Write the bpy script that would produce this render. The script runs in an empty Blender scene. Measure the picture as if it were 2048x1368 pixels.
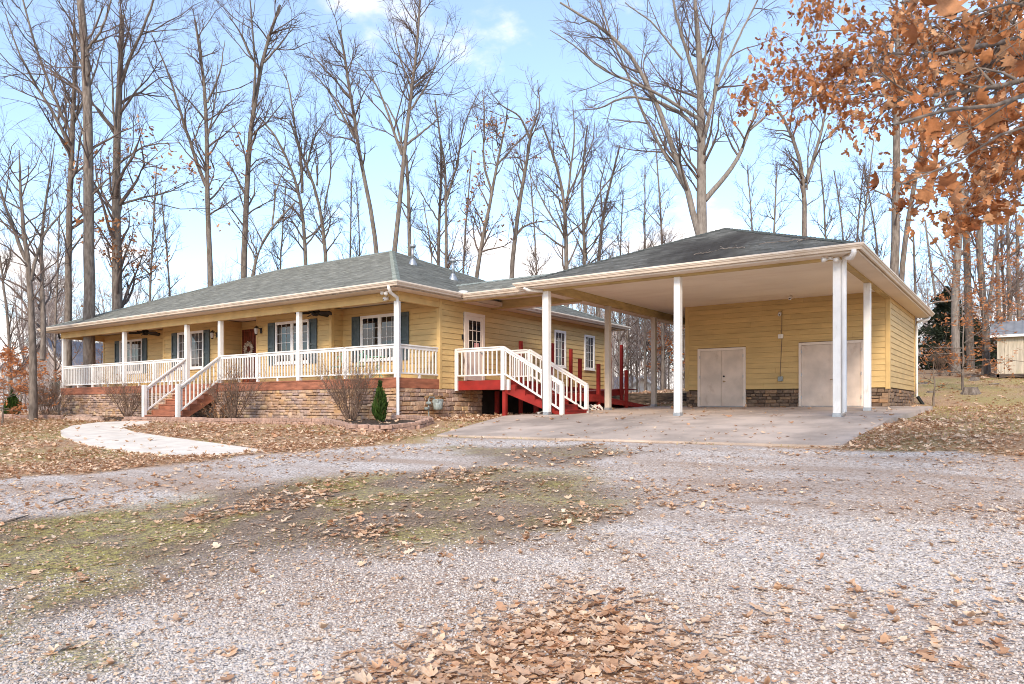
import bpy, math, random
import numpy as np
from mathutils import Vector, Matrix
random.seed(7)
RNG = np.random.default_rng(11)
SC = bpy.context.scene
# ------------------------------------------------------------------ camera
F_PX, CX, HY, YAW, CAM_H = 1477.0, 1024.0, 816.0, math.radians(35), 1.6
cam = bpy.data.objects.new('camera', bpy.data.cameras.new('camera'))
SC.collection.objects.link(cam)
cam.location = (0, 0, CAM_H)
cam.rotation_euler = (math.radians(90), 0, YAW)
cam.data.lens = 36 * F_PX / 2048
cam.data.sensor_width = 36
cam.data.shift_y = 132 / 2048
cam.data.clip_end = 2000
cam.data.clip_start = 0.05
SC.camera = cam
# ------------------------------------------------------------------ sky, sun, exposure
SUN_EL, SUN_AZ = math.radians(31), math.radians(158)      # azimuth from +Y (north), clockwise
w = bpy.data.worlds.new('World'); SC.world = w; w.use_nodes = True
nt = w.node_tree; nt.nodes.clear()
def N(t, **k):
    n = nt.nodes.new(t)
    for a, b in k.items(): setattr(n, a, b)
    return n
L = nt.links.new
out = N('ShaderNodeOutputWorld'); bg = N('ShaderNodeBackground'); bg.inputs[1].default_value = 0.14
sky = N('ShaderNodeTexSky', sky_type='NISHITA', sun_disc=False, sun_elevation=SUN_EL, sun_rotation=SUN_AZ)
sky.air_density = 1.0; sky.dust_density = 0.6; sky.ozone_density = 1.5
tc = N('ShaderNodeTexCoord'); sp = N('ShaderNodeSeparateXYZ'); L(tc.outputs['Generated'], sp.inputs[0])
# clouds: noise on a flat layer seen in perspective
mz = N('ShaderNodeMath', operation='MAXIMUM'); L(sp.outputs[2], mz.inputs[0]); mz.inputs[1].default_value = 0.0
az = N('ShaderNodeMath', operation='ADD'); L(mz.outputs[0], az.inputs[0]); az.inputs[1].default_value = 0.16
dv = N('ShaderNodeVectorMath', operation='SCALE'); inv = N('ShaderNodeMath', operation='DIVIDE'); inv.inputs[0].default_value = 1
L(az.outputs[0], inv.inputs[1]); L(tc.outputs['Generated'], dv.inputs[0]); L(inv.outputs[0], dv.inputs['Scale'])
noi = N('ShaderNodeTexNoise'); noi.inputs['Scale'].default_value = 1.5; noi.inputs['Detail'].default_value = 9; noi.inputs['Roughness'].default_value = 0.58
mp = N('ShaderNodeMapping'); mp.inputs['Location'].default_value = (3.1, 1.7, 0.4); L(dv.outputs[0], mp.inputs[0]); L(mp.outputs[0], noi.inputs['Vector'])
low = N('ShaderNodeMapRange'); L(sp.outputs[2], low.inputs[0])
low.inputs[1].default_value = 0.0; low.inputs[2].default_value = 0.30; low.inputs[3].default_value = 0.17; low.inputs[4].default_value = -0.02
sm = N('ShaderNodeMath', operation='ADD'); L(noi.outputs[0], sm.inputs[0]); L(low.outputs[0], sm.inputs[1])
cr = N('ShaderNodeMapRange', interpolation_type='SMOOTHSTEP'); L(sm.outputs[0], cr.inputs[0])
cr.inputs[1].default_value = 0.54; cr.inputs[2].default_value = 0.66; cr.inputs[3].default_value = 0.12; cr.inputs[4].default_value = 0.95
mx = N('ShaderNodeMix', data_type='RGBA'); L(cr.outputs[0], mx.inputs[0])
hsv = N('ShaderNodeMix', data_type='RGBA', blend_type='MULTIPLY'); hsv.inputs[0].default_value = 1; L(sky.outputs[0], hsv.inputs[6]); hsv.inputs[7].default_value = (0.85, 0.935, 1.0, 1)
L(hsv.outputs[2], mx.inputs[6]); mx.inputs[7].default_value = (4.7, 4.35, 4.1, 1)
L(mx.outputs[2], bg.inputs[0]); L(bg.outputs[0], out.inputs[0])
sd = bpy.data.lights.new('sun', 'SUN'); sd.energy = 1.5; sd.angle = math.radians(14); sd.color = (1.0, 0.85, 0.67)
so = bpy.data.objects.new('sun', sd); SC.collection.objects.link(so)
sv = Vector((math.sin(SUN_AZ) * math.cos(SUN_EL), math.cos(SUN_AZ) * math.cos(SUN_EL), math.sin(SUN_EL)))
so.rotation_euler = sv.to_track_quat('Z', 'Y').to_euler(); so.location = (0, 0, 60)
vs = SC.view_settings; vs.view_transform = 'Standard'; vs.look = 'None'; vs.gamma = 1; vs.exposure = 1.30; vs.use_curve_mapping = False
SC.render.engine = 'CYCLES'
SC.cycles.use_denoising = True; SC.cycles.filter_width = 1.0; SC.cycles.max_bounces = 8; SC.cycles.diffuse_bounces = 6; SC.cycles.transparent_max_bounces = 8
SC.cycles.caustics_reflective = False; SC.cycles.caustics_refractive = False
# ------------------------------------------------------------------ helpers
def tag(o, label=None, cat=None, group=None, kind=None):
    for k, v in (('label', label), ('category', cat), ('group', group), ('kind', kind)):
        if v: o[k] = v
    return o
def empty(name, loc=(0, 0, 0), label=None, cat=None, group=None, rz=0, kind=None):
    o = bpy.data.objects.new(name, None); SC.collection.objects.link(o); o.location = loc; o.rotation_euler = (0, 0, rz)
    o.empty_display_size = 0.2
    return tag(o, label, cat, group, kind)
def link(name, me, parent=None, loc=None, rot=None, scl=None):
    o = bpy.data.objects.new(name, me); SC.collection.objects.link(o)
    if parent is not None:
        o.parent = parent
        if loc is None:
            b = Vector((0, 0, 0)); p = parent
            while p: b += p.location; p = p.parent
            o.location = -b            # geometry given in world coordinates
    if loc is not None: o.location = loc
    if rot is not None: o.rotation_euler = rot
    if scl is not None: o.scale = scl
    return o
def npmesh(name, V, Fq, mat, rnd=None, smooth=False):
    """V (n,3); Fq list of (m,k) index arrays; rnd per-vertex value"""
    me = bpy.data.meshes.new(name)
    V = np.ascontiguousarray(V, np.float32)
    Fq = [np.asarray(f, np.int32) for f in Fq if len(f)]
    me.vertices.add(len(V)); me.vertices.foreach_set('co', V.ravel())
    tot = np.concatenate([np.full(len(f), f.shape[1], np.int32) for f in Fq])
    idx = np.concatenate([f.ravel() for f in Fq])
    me.loops.add(len(idx)); me.loops.foreach_set('vertex_index', idx)
    st = np.concatenate([[0], np.cumsum(tot)[:-1]]).astype(np.int32)
    me.polygons.add(len(tot)); me.polygons.foreach_set('loop_start', st)
    me.update(calc_edges=True)
    if smooth: me.polygons.foreach_set('use_smooth', np.ones(len(tot), bool))
    if rnd is not None:
        a = me.attributes.new('rnd', 'FLOAT', 'POINT'); a.data.foreach_set('value', np.asarray(rnd, np.float32))
    me.materials.append(mat)
    return me
class MB:
    def __init__(s): s.v = []; s.f = []
    def add(s, vs, fs):
        b = len(s.v); s.v += [tuple(q) for q in vs]; s.f += [tuple(i + b for i in q) for q in fs]; return s
    def box(s, x0, x1, y0, y1, z0, z1):
        return s.add([(x0,y0,z0),(x1,y0,z0),(x1,y1,z0),(x0,y1,z0),(x0,y0,z1),(x1,y0,z1),(x1,y1,z1),(x0,y1,z1)],
                     [(0,3,2,1),(4,5,6,7),(0,1,5,4),(1,2,6,5),(2,3,7,6),(3,0,4,7)])
    def cbox(s, x0, x1, y0, y1, z0, z1, c=0.008):
        """box with chamfered vertical and top edges"""
        p = [(x0+c,y0),(x1-c,y0),(x1,y0+c),(x1,y1-c),(x1-c,y1),(x0+c,y1),(x0,y1-c),(x0,y0+c)]
        q = [(x0+c,y0+c),(x1-c,y0+c),(x1-c,y0+c),(x1-c,y1-c),(x1-c,y1-c),(x0+c,y1-c),(x0+c,y1-c),(x0+c,y0+c)]
        vs = [(a,b,z0) for a,b in p] + [(a,b,z1-c) for a,b in p] + [(x0+c,y0+c,z1),(x1-c,y0+c,z1),(x1-c,y1-c,z1),(x0+c,y1-c,z1)]
        fs = [(7,6,5,4,3,2,1,0)] + [(i,(i+1)%8,8+(i+1)%8,8+i) for i in range(8)]
        fs += [(8,9,17,16),(9,10,17),(10,11,18,17),(11,12,18),(12,13,19,18),(13,14,19),(14,15,16,19),(15,8,16),(16,17,18,19)]
        return s.add(vs, fs)
    def obox(s, p, q, wid, hgt, up=(0,0,1)):
        """bar from p to q, cross-section wid (sideways) x hgt (upwards)"""
        p, q = Vector(p), Vector(q); d = (q-p).normalized(); u = Vector(up)
        r = d.cross(u).normalized() * wid/2; u2 = r.cross(d).normalized() * hgt/2
        vs = [p-r-u2, p+r-u2, p+r+u2, p-r+u2, q-r-u2, q+r-u2, q+r+u2, q-r+u2]
        return s.add(vs, [(0,1,2,3),(7,6,5,4),(0,4,5,1),(1,5,6,2),(2,6,7,3),(3,7,4,0)])
    def prism(s, pts, z0, z1):
        n = len(pts)
        vs = [(a,b,z0) for a,b in pts] + [(a,b,z1) for a,b in pts]
        return s.add(vs, [tuple(range(n-1,-1,-1)), tuple(range(n,2*n))] + [(i,(i+1)%n,n+(i+1)%n,n+i) for i in range(n)])
    def tube(s, pts, r, k=8, cap=True):
        P = [Vector(p) for p in pts]; n = len(P); rs = r if isinstance(r,(list,tuple)) else [r]*n
        b = len(s.v); ref = Vector((0.13,0.21,0.97))
        for i, p in enumerate(P):
            d = (P[min(i+1,n-1)] - P[max(i-1,0)]).normalized()
            a = d.cross(ref)
            if a.length < 1e-3: a = d.cross(Vector((1,0,0)))
            a.normalize(); c = d.cross(a)
            for j in range(k):
                t = 2*math.pi*j/k; s.v.append(tuple(p + (a*math.cos(t) + c*math.sin(t))*rs[i]))
        for i in range(n-1):
            for j in range(k):
                s.f.append((b+i*k+j, b+i*k+(j+1)%k, b+(i+1)*k+(j+1)%k, b+(i+1)*k+j))
        if cap: s.f.append(tuple(b+j for j in range(k-1,-1,-1))); s.f.append(tuple(b+(n-1)*k+j for j in range(k)))
        return s
    def lathe(s, c, prof, k=12):
        b = len(s.v); n = len(prof)
        for r, z in prof:
            for j in range(k):
                t = 2*math.pi*j/k; s.v.append((c[0]+r*math.cos(t), c[1]+r*math.sin(t), c[2]+z))
        for i in range(n-1):
            for j in range(k): s.f.append((b+i*k+j, b+i*k+(j+1)%k, b+(i+1)*k+(j+1)%k, b+(i+1)*k+j))
        s.f.append(tuple(b+j for j in range(k-1,-1,-1))); s.f.append(tuple(b+(n-1)*k+j for j in range(k)))
        return s
    def mesh(s, name, mat, smooth=False):
        me = bpy.data.meshes.new(name); me.from_pydata(s.v, [], s.f)
        me.materials.append(mat)
        if smooth: me.polygons.foreach_set('use_smooth', [True]*len(me.polygons))
        me.update(); return me
    def build(s, name, mat, parent=None, smooth=False, **k):
        o = link(name, s.mesh(name, mat, smooth), parent)
        return tag(o, **k)
_bevs = 0
def sweep(path, prof, name, mat, parent, closed=False):
    """sweep an (outward, z) profile along a plan path with mitred corners; outward = right of travel"""
    n = len(path); m = len(prof); mb = MB()
    P = [Vector((p[0], p[1])) for p in path]
    for i in range(n):
        a = P[i-1] if (i > 0 or closed) else None; b = P[(i+1) % n] if (i < n-1 or closed) else None
        nrm = []
        for q0, q1 in ((a, P[i]), (P[i], b)):
            if q0 is not None and q1 is not None:
                d = (q1-q0).normalized(); nrm.append(Vector((d.y, -d.x)))
        if len(nrm) == 2: o = (nrm[0]+nrm[1]); o = o / max(o.dot(nrm[0]), 0.2)
        else: o = nrm[0]
        for w_, z in prof: mb.v.append((P[i].x+o.x*w_, P[i].y+o.y*w_, z + (path[i][2] if len(path[i]) > 2 else 0)))
    for i in range(n if closed else n-1):
        for j in range(m):
            a, b = i*m+j, i*m+(j+1) % m; c, d = ((i+1) % n)*m+(j+1) % m, ((i+1) % n)*m+j
            mb.f.append((a, b, c, d))
    if not closed: mb.f.append(tuple(range(m-1, -1, -1))); mb.f.append(tuple((n-1)*m+j for j in range(m)))
    return mb.build(name, mat, parent)
# ------------------------------------------------------------------ materials
def mat(name, col, rough=0.7, var=0.12, scale=6.0, bump=0.15, bscale=40.0, col2=None, objvar=0.0, stretch=None, spec=0.3, metal=0.0, dirt=None):
    m = bpy.data.materials.new(name); m.use_nodes = True; t = m.node_tree; ns = t.nodes; lk = t.links.new
    b = ns['Principled BSDF']; b.inputs['Roughness'].default_value = rough; b.inputs['Specular IOR Level'].default_value = spec; b.inputs['Metallic'].default_value = metal
    tcn = ns.new('ShaderNodeTexCoord'); geo = ns.new('ShaderNodeNewGeometry'); mpn = ns.new('ShaderNodeMapping')
    lk(geo.outputs['Position'], mpn.inputs[0])
    if stretch: mpn.inputs['Scale'].default_value = stretch
    n1 = ns.new('ShaderNodeTexNoise'); n1.inputs['Scale'].default_value = scale; n1.inputs['Detail'].default_value = 6; lk(mpn.outputs[0], n1.inputs['Vector'])
    c2 = col2 or tuple(max(0, c*(1-2.2*var)) for c in col); c1 = tuple(min(1, c*(1+var)) for c in col) if not col2 else col
    r = ns.new('ShaderNodeMapRange'); lk(n1.outputs[0], r.inputs[0]); r.inputs[1].default_value = 0.35; r.inputs[2].default_value = 0.65
    mixn = ns.new('ShaderNodeMix'); mixn.data_type = 'RGBA'; lk(r.outputs[0], mixn.inputs[0]); mixn.inputs[6].default_value = (*c2, 1); mixn.inputs[7].default_value = (*c1, 1)
    cur = mixn.outputs[2]
    if objvar:
        oi = ns.new('ShaderNodeObjectInfo'); mr = ns.new('ShaderNodeMapRange'); lk(oi.outputs['Random'], mr.inputs[0])
        mr.inputs[3].default_value = 1-objvar; mr.inputs[4].default_value = 1+objvar*0.6
        mm = ns.new('ShaderNodeVectorMath'); mm.operation = 'SCALE'; lk(cur, mm.inputs[0]); lk(mr.outputs[0], mm.inputs['Scale']); cur = mm.outputs[0]
    if dirt:       # (colour, scale, threshold low, high, stretch)
        dc, dsc, lo, hi, dst = dirt
        m2 = ns.new('ShaderNodeMapping'); m2.inputs['Scale'].default_value = dst; lk(geo.outputs['Position'], m2.inputs[0])
        n3 = ns.new('ShaderNodeTexNoise'); n3.inputs['Scale'].default_value = dsc; n3.inputs['Detail'].default_value = 7; n3.inputs['Roughness'].default_value = 0.65; lk(m2.outputs[0], n3.inputs['Vector'])
        r3 = ns.new('ShaderNodeMapRange'); lk(n3.outputs[0], r3.inputs[0]); r3.inputs[1].default_value = lo; r3.inputs[2].default_value = hi; r3.inputs[4].default_value = 0.75
        m3 = ns.new('ShaderNodeMix'); m3.data_type = 'RGBA'; lk(r3.outputs[0], m3.inputs[0]); lk(cur, m3.inputs[6]); m3.inputs[7].default_value = (*dc, 1); cur = m3.outputs[2]
    lk(cur, b.inputs['Base Color'])
    if bump:
        n2 = ns.new('ShaderNodeTexNoise'); n2.inputs['Scale'].default_value = bscale; n2.inputs['Detail'].default_value = 5; lk(mpn.outputs[0], n2.inputs['Vector'])
        bp = ns.new('ShaderNodeBump'); bp.inputs['Strength'].default_value = bump; bp.inputs['Distance'].default_value = 0.02; lk(n2.outputs[0], bp.inputs['Height']); lk(bp.outputs[0], b.inputs['Normal'])
    return m
def rampmat(name, cols, rough=0.85, src='rnd', bump=0.0, bscale=60, noise=0.0, nscale=5, trans=0.0, spec=0.25, world_noise=None):
    """colour ramp driven by a per-piece random value (attribute rnd or the object's own random)"""
    m = bpy.data.materials.new(name); m.use_nodes = True; t = m.node_tree; ns = t.nodes; lk = t.links.new; b = ns['Principled BSDF']
    b.inputs['Roughness'].default_value = rough; b.inputs['Specular IOR Level'].default_value = spec
    if src == 'rnd': a = ns.new('ShaderNodeAttribute'); a.attribute_name = 'rnd'; o = a.outputs['Fac']
    else: a = ns.new('ShaderNodeObjectInfo'); o = a.outputs['Random']
    r = ns.new('ShaderNodeValToRGB'); e = r.color_ramp.elements
    while len(e) < len(cols): e.new(0.5)
    for i, c in enumerate(cols): e[i].position = i/(len(cols)-1); e[i].color = (*c, 1)
    lk(o, r.inputs[0]); cur = r.outputs[0]
    geo = ns.new('ShaderNodeNewGeometry')
    if noise:
        n1 = ns.new('ShaderNodeTexNoise'); n1.inputs['Scale'].default_value = nscale; n1.inputs['Detail'].default_value = 6; lk(geo.outputs['Position'], n1.inputs['Vector'])
        mr = ns.new('ShaderNodeMapRange'); lk(n1.outputs[0], mr.inputs[0]); mr.inputs[1].default_value = 0.3; mr.inputs[2].default_value = 0.7; mr.inputs[3].default_value = 1-noise; mr.inputs[4].default_value = 1+noise*0.7
        mm = ns.new('ShaderNodeVectorMath'); mm.operation = 'SCALE'; lk(cur, mm.inputs[0]); lk(mr.outputs[0], mm.inputs['Scale']); cur = mm.outputs[0]
    if world_noise:     # (colour, scale, lo, hi, stretch)
        dc, dsc, lo, hi, dst = world_noise
        m2 = ns.new('ShaderNodeMapping'); m2.inputs['Scale'].default_value = dst; lk(geo.outputs['Position'], m2.inputs[0])
        n3 = ns.new('ShaderNodeTexNoise'); n3.inputs['Scale'].default_value = dsc; n3.inputs['Detail'].default_value = 7; lk(m2.outputs[0], n3.inputs['Vector'])
        r3 = ns.new('ShaderNodeMapRange'); lk(n3.outputs[0], r3.inputs[0]); r3.inputs[1].default_value = lo; r3.inputs[2].default_value = hi; r3.inputs[4].default_value = 0.85
        m3 = ns.new('ShaderNodeMix'); m3.data_type = 'RGBA'; lk(r3.outputs[0], m3.inputs[0]); lk(cur, m3.inputs[6]); m3.inputs[7].default_value = (*dc, 1); cur = m3.outputs[2]
    lk(cur, b.inputs['Base Color'])
    if bump:
        n2 = ns.new('ShaderNodeTexNoise'); n2.inputs['Scale'].default_value = bscale; n2.inputs['Detail'].default_value = 5; lk(geo.outputs['Position'], n2.inputs['Vector'])
        bp = ns.new('ShaderNodeBump'); bp.inputs['Strength'].default_value = bump; bp.inputs['Distance'].default_value = 0.02; lk(n2.outputs[0], bp.inputs['Height']); lk(bp.outputs[0], b.inputs['Normal'])
    if trans:
        tr = ns.new('ShaderNodeBsdfTranslucent'); lk(cur, tr.inputs[0]); ms = ns.new('ShaderNodeMixShader'); ms.inputs[0].default_value = trans
        lk(b.outputs[0], ms.inputs[1]); lk(tr.outputs[0], ms.inputs[2]); lk(ms.outputs[0], ns['Material Output'].inputs[0])
    return m
SID = mat('siding_paint', (0.60, 0.415, 0.18), 0.6, 0.05, 1.2, 0.25, 60, objvar=0.05, stretch=(1,1,6), dirt=((0.42,0.31,0.15),0.7,0.55,0.85,(1,1,1.5)))
TRIMY = mat('tan_trim_paint', (0.60, 0.41, 0.175), 0.6, 0.06, 2, 0.1, 40)
BEAM = mat('stained_beam_paint', (0.52, 0.38, 0.17), 0.65, 0.1, 1.5, 0.2, 30, stretch=(1,1,5), dirt=((0.25,0.18,0.08),2.2,0.52,0.75,(1,1,3)))
WHITE = mat('white_paint', (0.80, 0.77, 0.73), 0.55, 0.05, 2.5, 0.12, 50, dirt=((0.52,0.44,0.36),3.0,0.58,0.8,(1,1,0.35)))
POSTW = mat('post_paint', (0.80, 0.78, 0.75), 0.55, 0.04, 3, 0.12, 50, dirt=((0.48,0.40,0.33),3.5,0.6,0.78,(1,1,0.3)))
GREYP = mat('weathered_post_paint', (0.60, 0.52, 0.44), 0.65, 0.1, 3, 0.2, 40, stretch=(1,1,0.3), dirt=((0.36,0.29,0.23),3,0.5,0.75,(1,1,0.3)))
GUT = mat('gutter_enamel', (0.70, 0.59, 0.48), 0.4, 0.05, 1.2, 0.03, 8, dirt=((0.42,0.30,0.20),1.8,0.56,0.8,(1,1,2)))
SOFF = mat('soffit_vinyl', (0.78, 0.67, 0.55), 0.6, 0.04, 0.6, 0, 8)
CEIL = mat('ceiling_panel', (0.90, 0.80, 0.66), 0.7, 0.03, 0.5, 0, 8, dirt=((0.70,0.57,0.45),0.35,0.5,0.8,(1,3,1)))
BROWN = mat('porch_stain', (0.36, 0.135, 0.075), 0.6, 0.15, 2.5, 0.2, 50, stretch=(1,1,5), dirt=((0.20,0.08,0.05),2.5,0.55,0.8,(1,1,3)))
RED = mat('red_stain', (0.31, 0.024, 0.018), 0.6, 0.12, 2.5, 0.15, 50, dirt=((0.20,0.03,0.025),2.0,0.52,0.8,(1,1,2)))
PINK = mat('sunlit_red_ramp_boards', (0.50, 0.16, 0.13), 0.7, 0.1, 2, 0.15, 40)  # lighter copy of the red stain; sunlight on the boards put into colour
STONE = rampmat('ledge_stone', [(0.23,0.16,0.13),(0.42,0.28,0.21),(0.50,0.35,0.27),(0.38,0.27,0.235),(0.56,0.40,0.29),(0.48,0.30,0.17),(0.32,0.235,0.21),(0.60,0.42,0.24)], 0.9, 'obj', 0.6, 30, 0.3, 9, world_noise=((0.50,0.28,0.12),1.1,0.50,0.75,(1,1,2.0)))
STONEM = rampmat('ledge_stone_small', [(0.23,0.16,0.13),(0.42,0.28,0.21),(0.50,0.35,0.27),(0.38,0.27,0.235),(0.56,0.40,0.29),(0.48,0.30,0.17),(0.32,0.235,0.21),(0.60,0.42,0.24)], 0.9, 'rnd', 0.6, 30, 0.3, 9, world_noise=((0.50,0.28,0.12),1.1,0.50,0.75,(1,1,2.0)))
MORT = mat('dark_mortar', (0.13, 0.095, 0.075), 0.95, 0.2, 20, 0.3, 50)
SHING = rampmat('green_grey_shingles', [(0.15,0.153,0.137),(0.21,0.213,0.193),(0.175,0.178,0.162),(0.26,0.263,0.238),(0.135,0.138,0.124)], 0.95, 'rnd', 0.5, 120, 0.22, 3)
SHING2 = rampmat('weathered_dark_shingles', [(0.095,0.096,0.09),(0.135,0.136,0.13),(0.11,0.111,0.105),(0.165,0.166,0.158),(0.088,0.088,0.083)], 0.95, 'rnd', 0.5, 120, 0.25, 3, world_noise=((0.035,0.032,0.032),0.5,0.46,0.66,(1,0.35,1)))
CAP = mat('hip_cap_shingle', (0.29,0.32,0.285), 0.95, 0.12, 8, 0.4, 120, objvar=0.15)
CAP2 = mat('dark_hip_cap_shingle', (0.10,0.11,0.10), 0.95, 0.15, 8, 0.4, 120, objvar=0.15)
SHUT = mat('shutter_paint', (0.075, 0.098, 0.102), 0.5, 0.1, 8, 0.05)
FRAME = mat('window_vinyl', (0.80, 0.78, 0.76), 0.4, 0.02, 3, 0)
DOORM = mat('door_panel_paint', (0.70, 0.58, 0.49), 0.6, 0.07, 2, 0.1, 30, dirt=((0.40,0.27,0.18),2.5,0.6,0.8,(1,1,0.6)))
DOORW = mat('side_door_paint', (0.78, 0.67, 0.58), 0.5, 0.04, 2, 0.02)
WOODD = mat('red_stained_door_wood', (0.16, 0.035, 0.018), 0.35, 0.3, 4, 0.1, 30, stretch=(3,3,0.6), spec=0.5)
GLASS = mat('dark_window_glass', (0.012, 0.013, 0.016), 0.02, 0.2, 1, 0.0, 2, spec=1.0)
BLIND = mat('glass_with_curtain_behind', (0.075, 0.07, 0.072), 0.03, 0.2, 5, 0.0, 2, spec=0.9, stretch=(5,5,0.4))
BLACK = mat('black_metal', (0.016, 0.013, 0.012), 0.5, 0.1, 5, 0)
BLKPL = mat('black_corrugated_plastic', (0.012,0.016,0.014), 0.5, 0.1, 5, 0)
METAL = mat('galvanised_metal', (0.42, 0.44, 0.46), 0.4, 0.1, 10, 0.05, 30, metal=0.6)
METERG = mat('meter_grey_paint', (0.30, 0.34, 0.33), 0.5, 0.15, 12, 0.1, 30)
BRASS = mat('brass_fitting', (0.40,0.26,0.12), 0.5, 0.2, 30, 0.1)
CONC = mat('concrete', (0.54, 0.435, 0.355), 0.85, 0.10, 1.1, 0.25, 90, dirt=((0.24,0.195,0.165),0.5,0.50,0.68,(1,0.45,1)))
CONCW = mat('pale_walk_concrete', (0.80, 0.71, 0.60), 0.85, 0.06, 2, 0.15, 90, dirt=((0.52,0.42,0.32),1.2,0.55,0.8,(1,1,1)))
BLOCK = mat('pink_edging_block', (0.42, 0.27, 0.205), 0.9, 0.12, 14, 0.5, 80, objvar=0.18)
ROCK = mat('flat_boulder', (0.40, 0.27, 0.20), 0.9, 0.15, 8, 0.5, 30)
MULCH = mat('dark_mulch', (0.035, 0.026, 0.020), 0.95, 0.4, 18, 1.0, 50, col2=(0.10,0.07,0.05))
BARK = mat('grey_brown_bark', (0.25, 0.205, 0.17), 0.95, 0.2, 4, 0.9, 9, stretch=(3,3,0.8), col2=(0.125,0.098,0.080), objvar=0.15)
BARK2 = mat('pale_bark', (0.32, 0.275, 0.235), 0.95, 0.2, 4, 0.8, 9, stretch=(3,3,0.8), col2=(0.20,0.165,0.14), objvar=0.1)
TWIG = mat('twig_bark', (0.17, 0.125, 0.105), 0.95, 0.15, 3, 0, objvar=0.15)
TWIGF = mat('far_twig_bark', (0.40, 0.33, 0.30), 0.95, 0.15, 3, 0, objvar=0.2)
BUSHM = mat('dormant_bush_stem', (0.22, 0.145, 0.105), 0.9, 0.2, 20, 0)
LEAFB = rampmat('brown_oak_leaf', [(0.30,0.095,0.03),(0.52,0.22,0.085),(0.40,0.14,0.05),(0.66,0.38,0.20),(0.45,0.17,0.06),(0.58,0.28,0.13)], 0.6, 'obj', 0.3, 60, 0.25, 25, 0.3)
LEAFM = rampmat('brown_oak_leaves', [(0.28,0.09,0.03),(0.50,0.21,0.08),(0.38,0.135,0.045),(0.68,0.40,0.22),(0.45,0.17,0.06),(0.60,0.30,0.14)], 0.65, 'rnd', 0.0, 60, 0.2, 20, 0.3)
LITTER = rampmat('dry_leaf_litter', [(0.42,0.23,0.13),(0.66,0.43,0.27),(0.76,0.55,0.37),(0.56,0.31,0.18),(0.70,0.50,0.34),(0.82,0.64,0.46),(0.50,0.27,0.15),(0.72,0.47,0.29)], 0.8, 'rnd', 0.2, 60, 0.2, 25, 0.12)
PEB = rampmat('crushed_stone', [(0.22,0.18,0.155),(0.50,0.44,0.395),(0.62,0.555,0.50),(0.44,0.38,0.335),(0.68,0.615,0.555),(0.56,0.44,0.35),(0.47,0.425,0.395)], 0.85, 'rnd', 0.3, 90, 0.12, 60)
GREEN = rampmat('arborvitae_foliage', [(0.02,0.045,0.008),(0.04,0.08,0.014),(0.065,0.115,0.02),(0.03,0.06,0.01),(0.13,0.10,0.03)], 0.7, 'rnd', 0, 1, 0.25, 8, 0.25)
CEDAR = rampmat('cedar_foliage', [(0.018,0.026,0.014),(0.035,0.048,0.024),(0.028,0.036,0.02),(0.06,0.07,0.04)], 0.8, 'rnd', 0, 1, 0.2, 1, 0.15)
GRASSM = rampmat('winter_grass_blade', [(0.24,0.25,0.07),(0.42,0.34,0.14),(0.58,0.44,0.23),(0.30,0.29,0.08),(0.50,0.39,0.19)], 0.8, 'rnd', 0, 1, 0.15, 5, 0.2)
TIMB = mat('old_landscape_timber', (0.115,0.085,0.065), 0.9, 0.3, 3, 0.4, 30, objvar=0.2, stretch=(1,1,6))
SHEDW = mat('faded_shed_panel', (0.52,0.45,0.35), 0.8, 0.1, 3, 0.1, 20, stretch=(6,6,0.7), dirt=((0.30,0.30,0.12),1.2,0.55,0.8,(1,1,0.6)))
TIN = mat('ribbed_metal_roof', (0.24,0.25,0.265), 0.45, 0.08, 2, 0.03, 8)
HOUSEW = mat('far_white_siding', (0.74,0.72,0.70), 0.7, 0.05, 1, 0)
HOUSET = mat('far_tan_siding', (0.50,0.42,0.38), 0.7, 0.05, 1, 0)
FROOF = mat('far_grey_roof', (0.22,0.23,0.27), 0.9, 0.1, 1, 0)
MINT = mat('mint_green_metal', (0.22,0.58,0.42), 0.5, 0.05, 5, 0)
WREATHM = rampmat('dried_wreath', [(0.62,0.52,0.40),(0.75,0.66,0.55),(0.45,0.35,0.25)], 0.9, 'rnd')
# ------------------------------------------------------------------ ground shape
def sst(x, a, b):
    t = np.clip((x-a)/(b-a), 0, 1); return t*t*(3-2*t)
def gz(x, y):
    x = np.asarray(x, float); y = np.asarray(y, float)
    front = 1.2 - 0.08*(15-np.clip(y, -4, 15))
    s = sst(x, -17, -12.5)
    mid = s*0.36*np.clip((y-15)/11, 0, 1)
    yb = np.clip(y-26, 0, None)
    sl_r = 0.02*np.minimum(yb, 5) + 0.13*np.clip(yb-5, 0, 10.5) + 0.08*np.clip(yb-15.5, 0, 14)
    sl_m = 0.047*np.minimum(yb, 7) + 0.52*sst(y, 33.0, 33.12)*(sst(x,-24,-19)) + 0.055*np.clip(yb-7, 0, 15) + 0.012*np.clip(yb-22, 0, 60)
    wr = sst(x, -9.6, -7.5); wl = sst(-x, 20, 34)
    yl = np.clip(y-15, 0, None)
    back = (wr*sl_r + (1-wr)*sl_m)*(1-wl) + wl*(0.012*np.minimum(yl, 70))
    z = front + mid + back
    z = z + 0.02*np.sin(x*1.3+y*0.7)*np.sin(y*1.1-x*0.4) * sst(y, 2, 5) * (1-sst(y, 11.5, 12.4)*sst(-y, -27, -25)*sst(x, -14, -12))
    z = z - 0.03*sst(x,-13.5,-12.5)*sst(-x,1.5,2.5)*sst(y,11.8,12.6)*sst(-y,-26,-25.5)
    return z
def dirpx(px):
    u = (px-CX)/F_PX
    return (-math.sin(YAW)+u*math.cos(YAW), math.cos(YAW)+u*math.sin(YAW))
def at(px, py, t):
    """point at depth t metres on the line of sight through photo pixel (px, py)"""
    d = dirpx(px); return (d[0]*t, d[1]*t, CAM_H+(HY-py)/F_PX*t)
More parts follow.
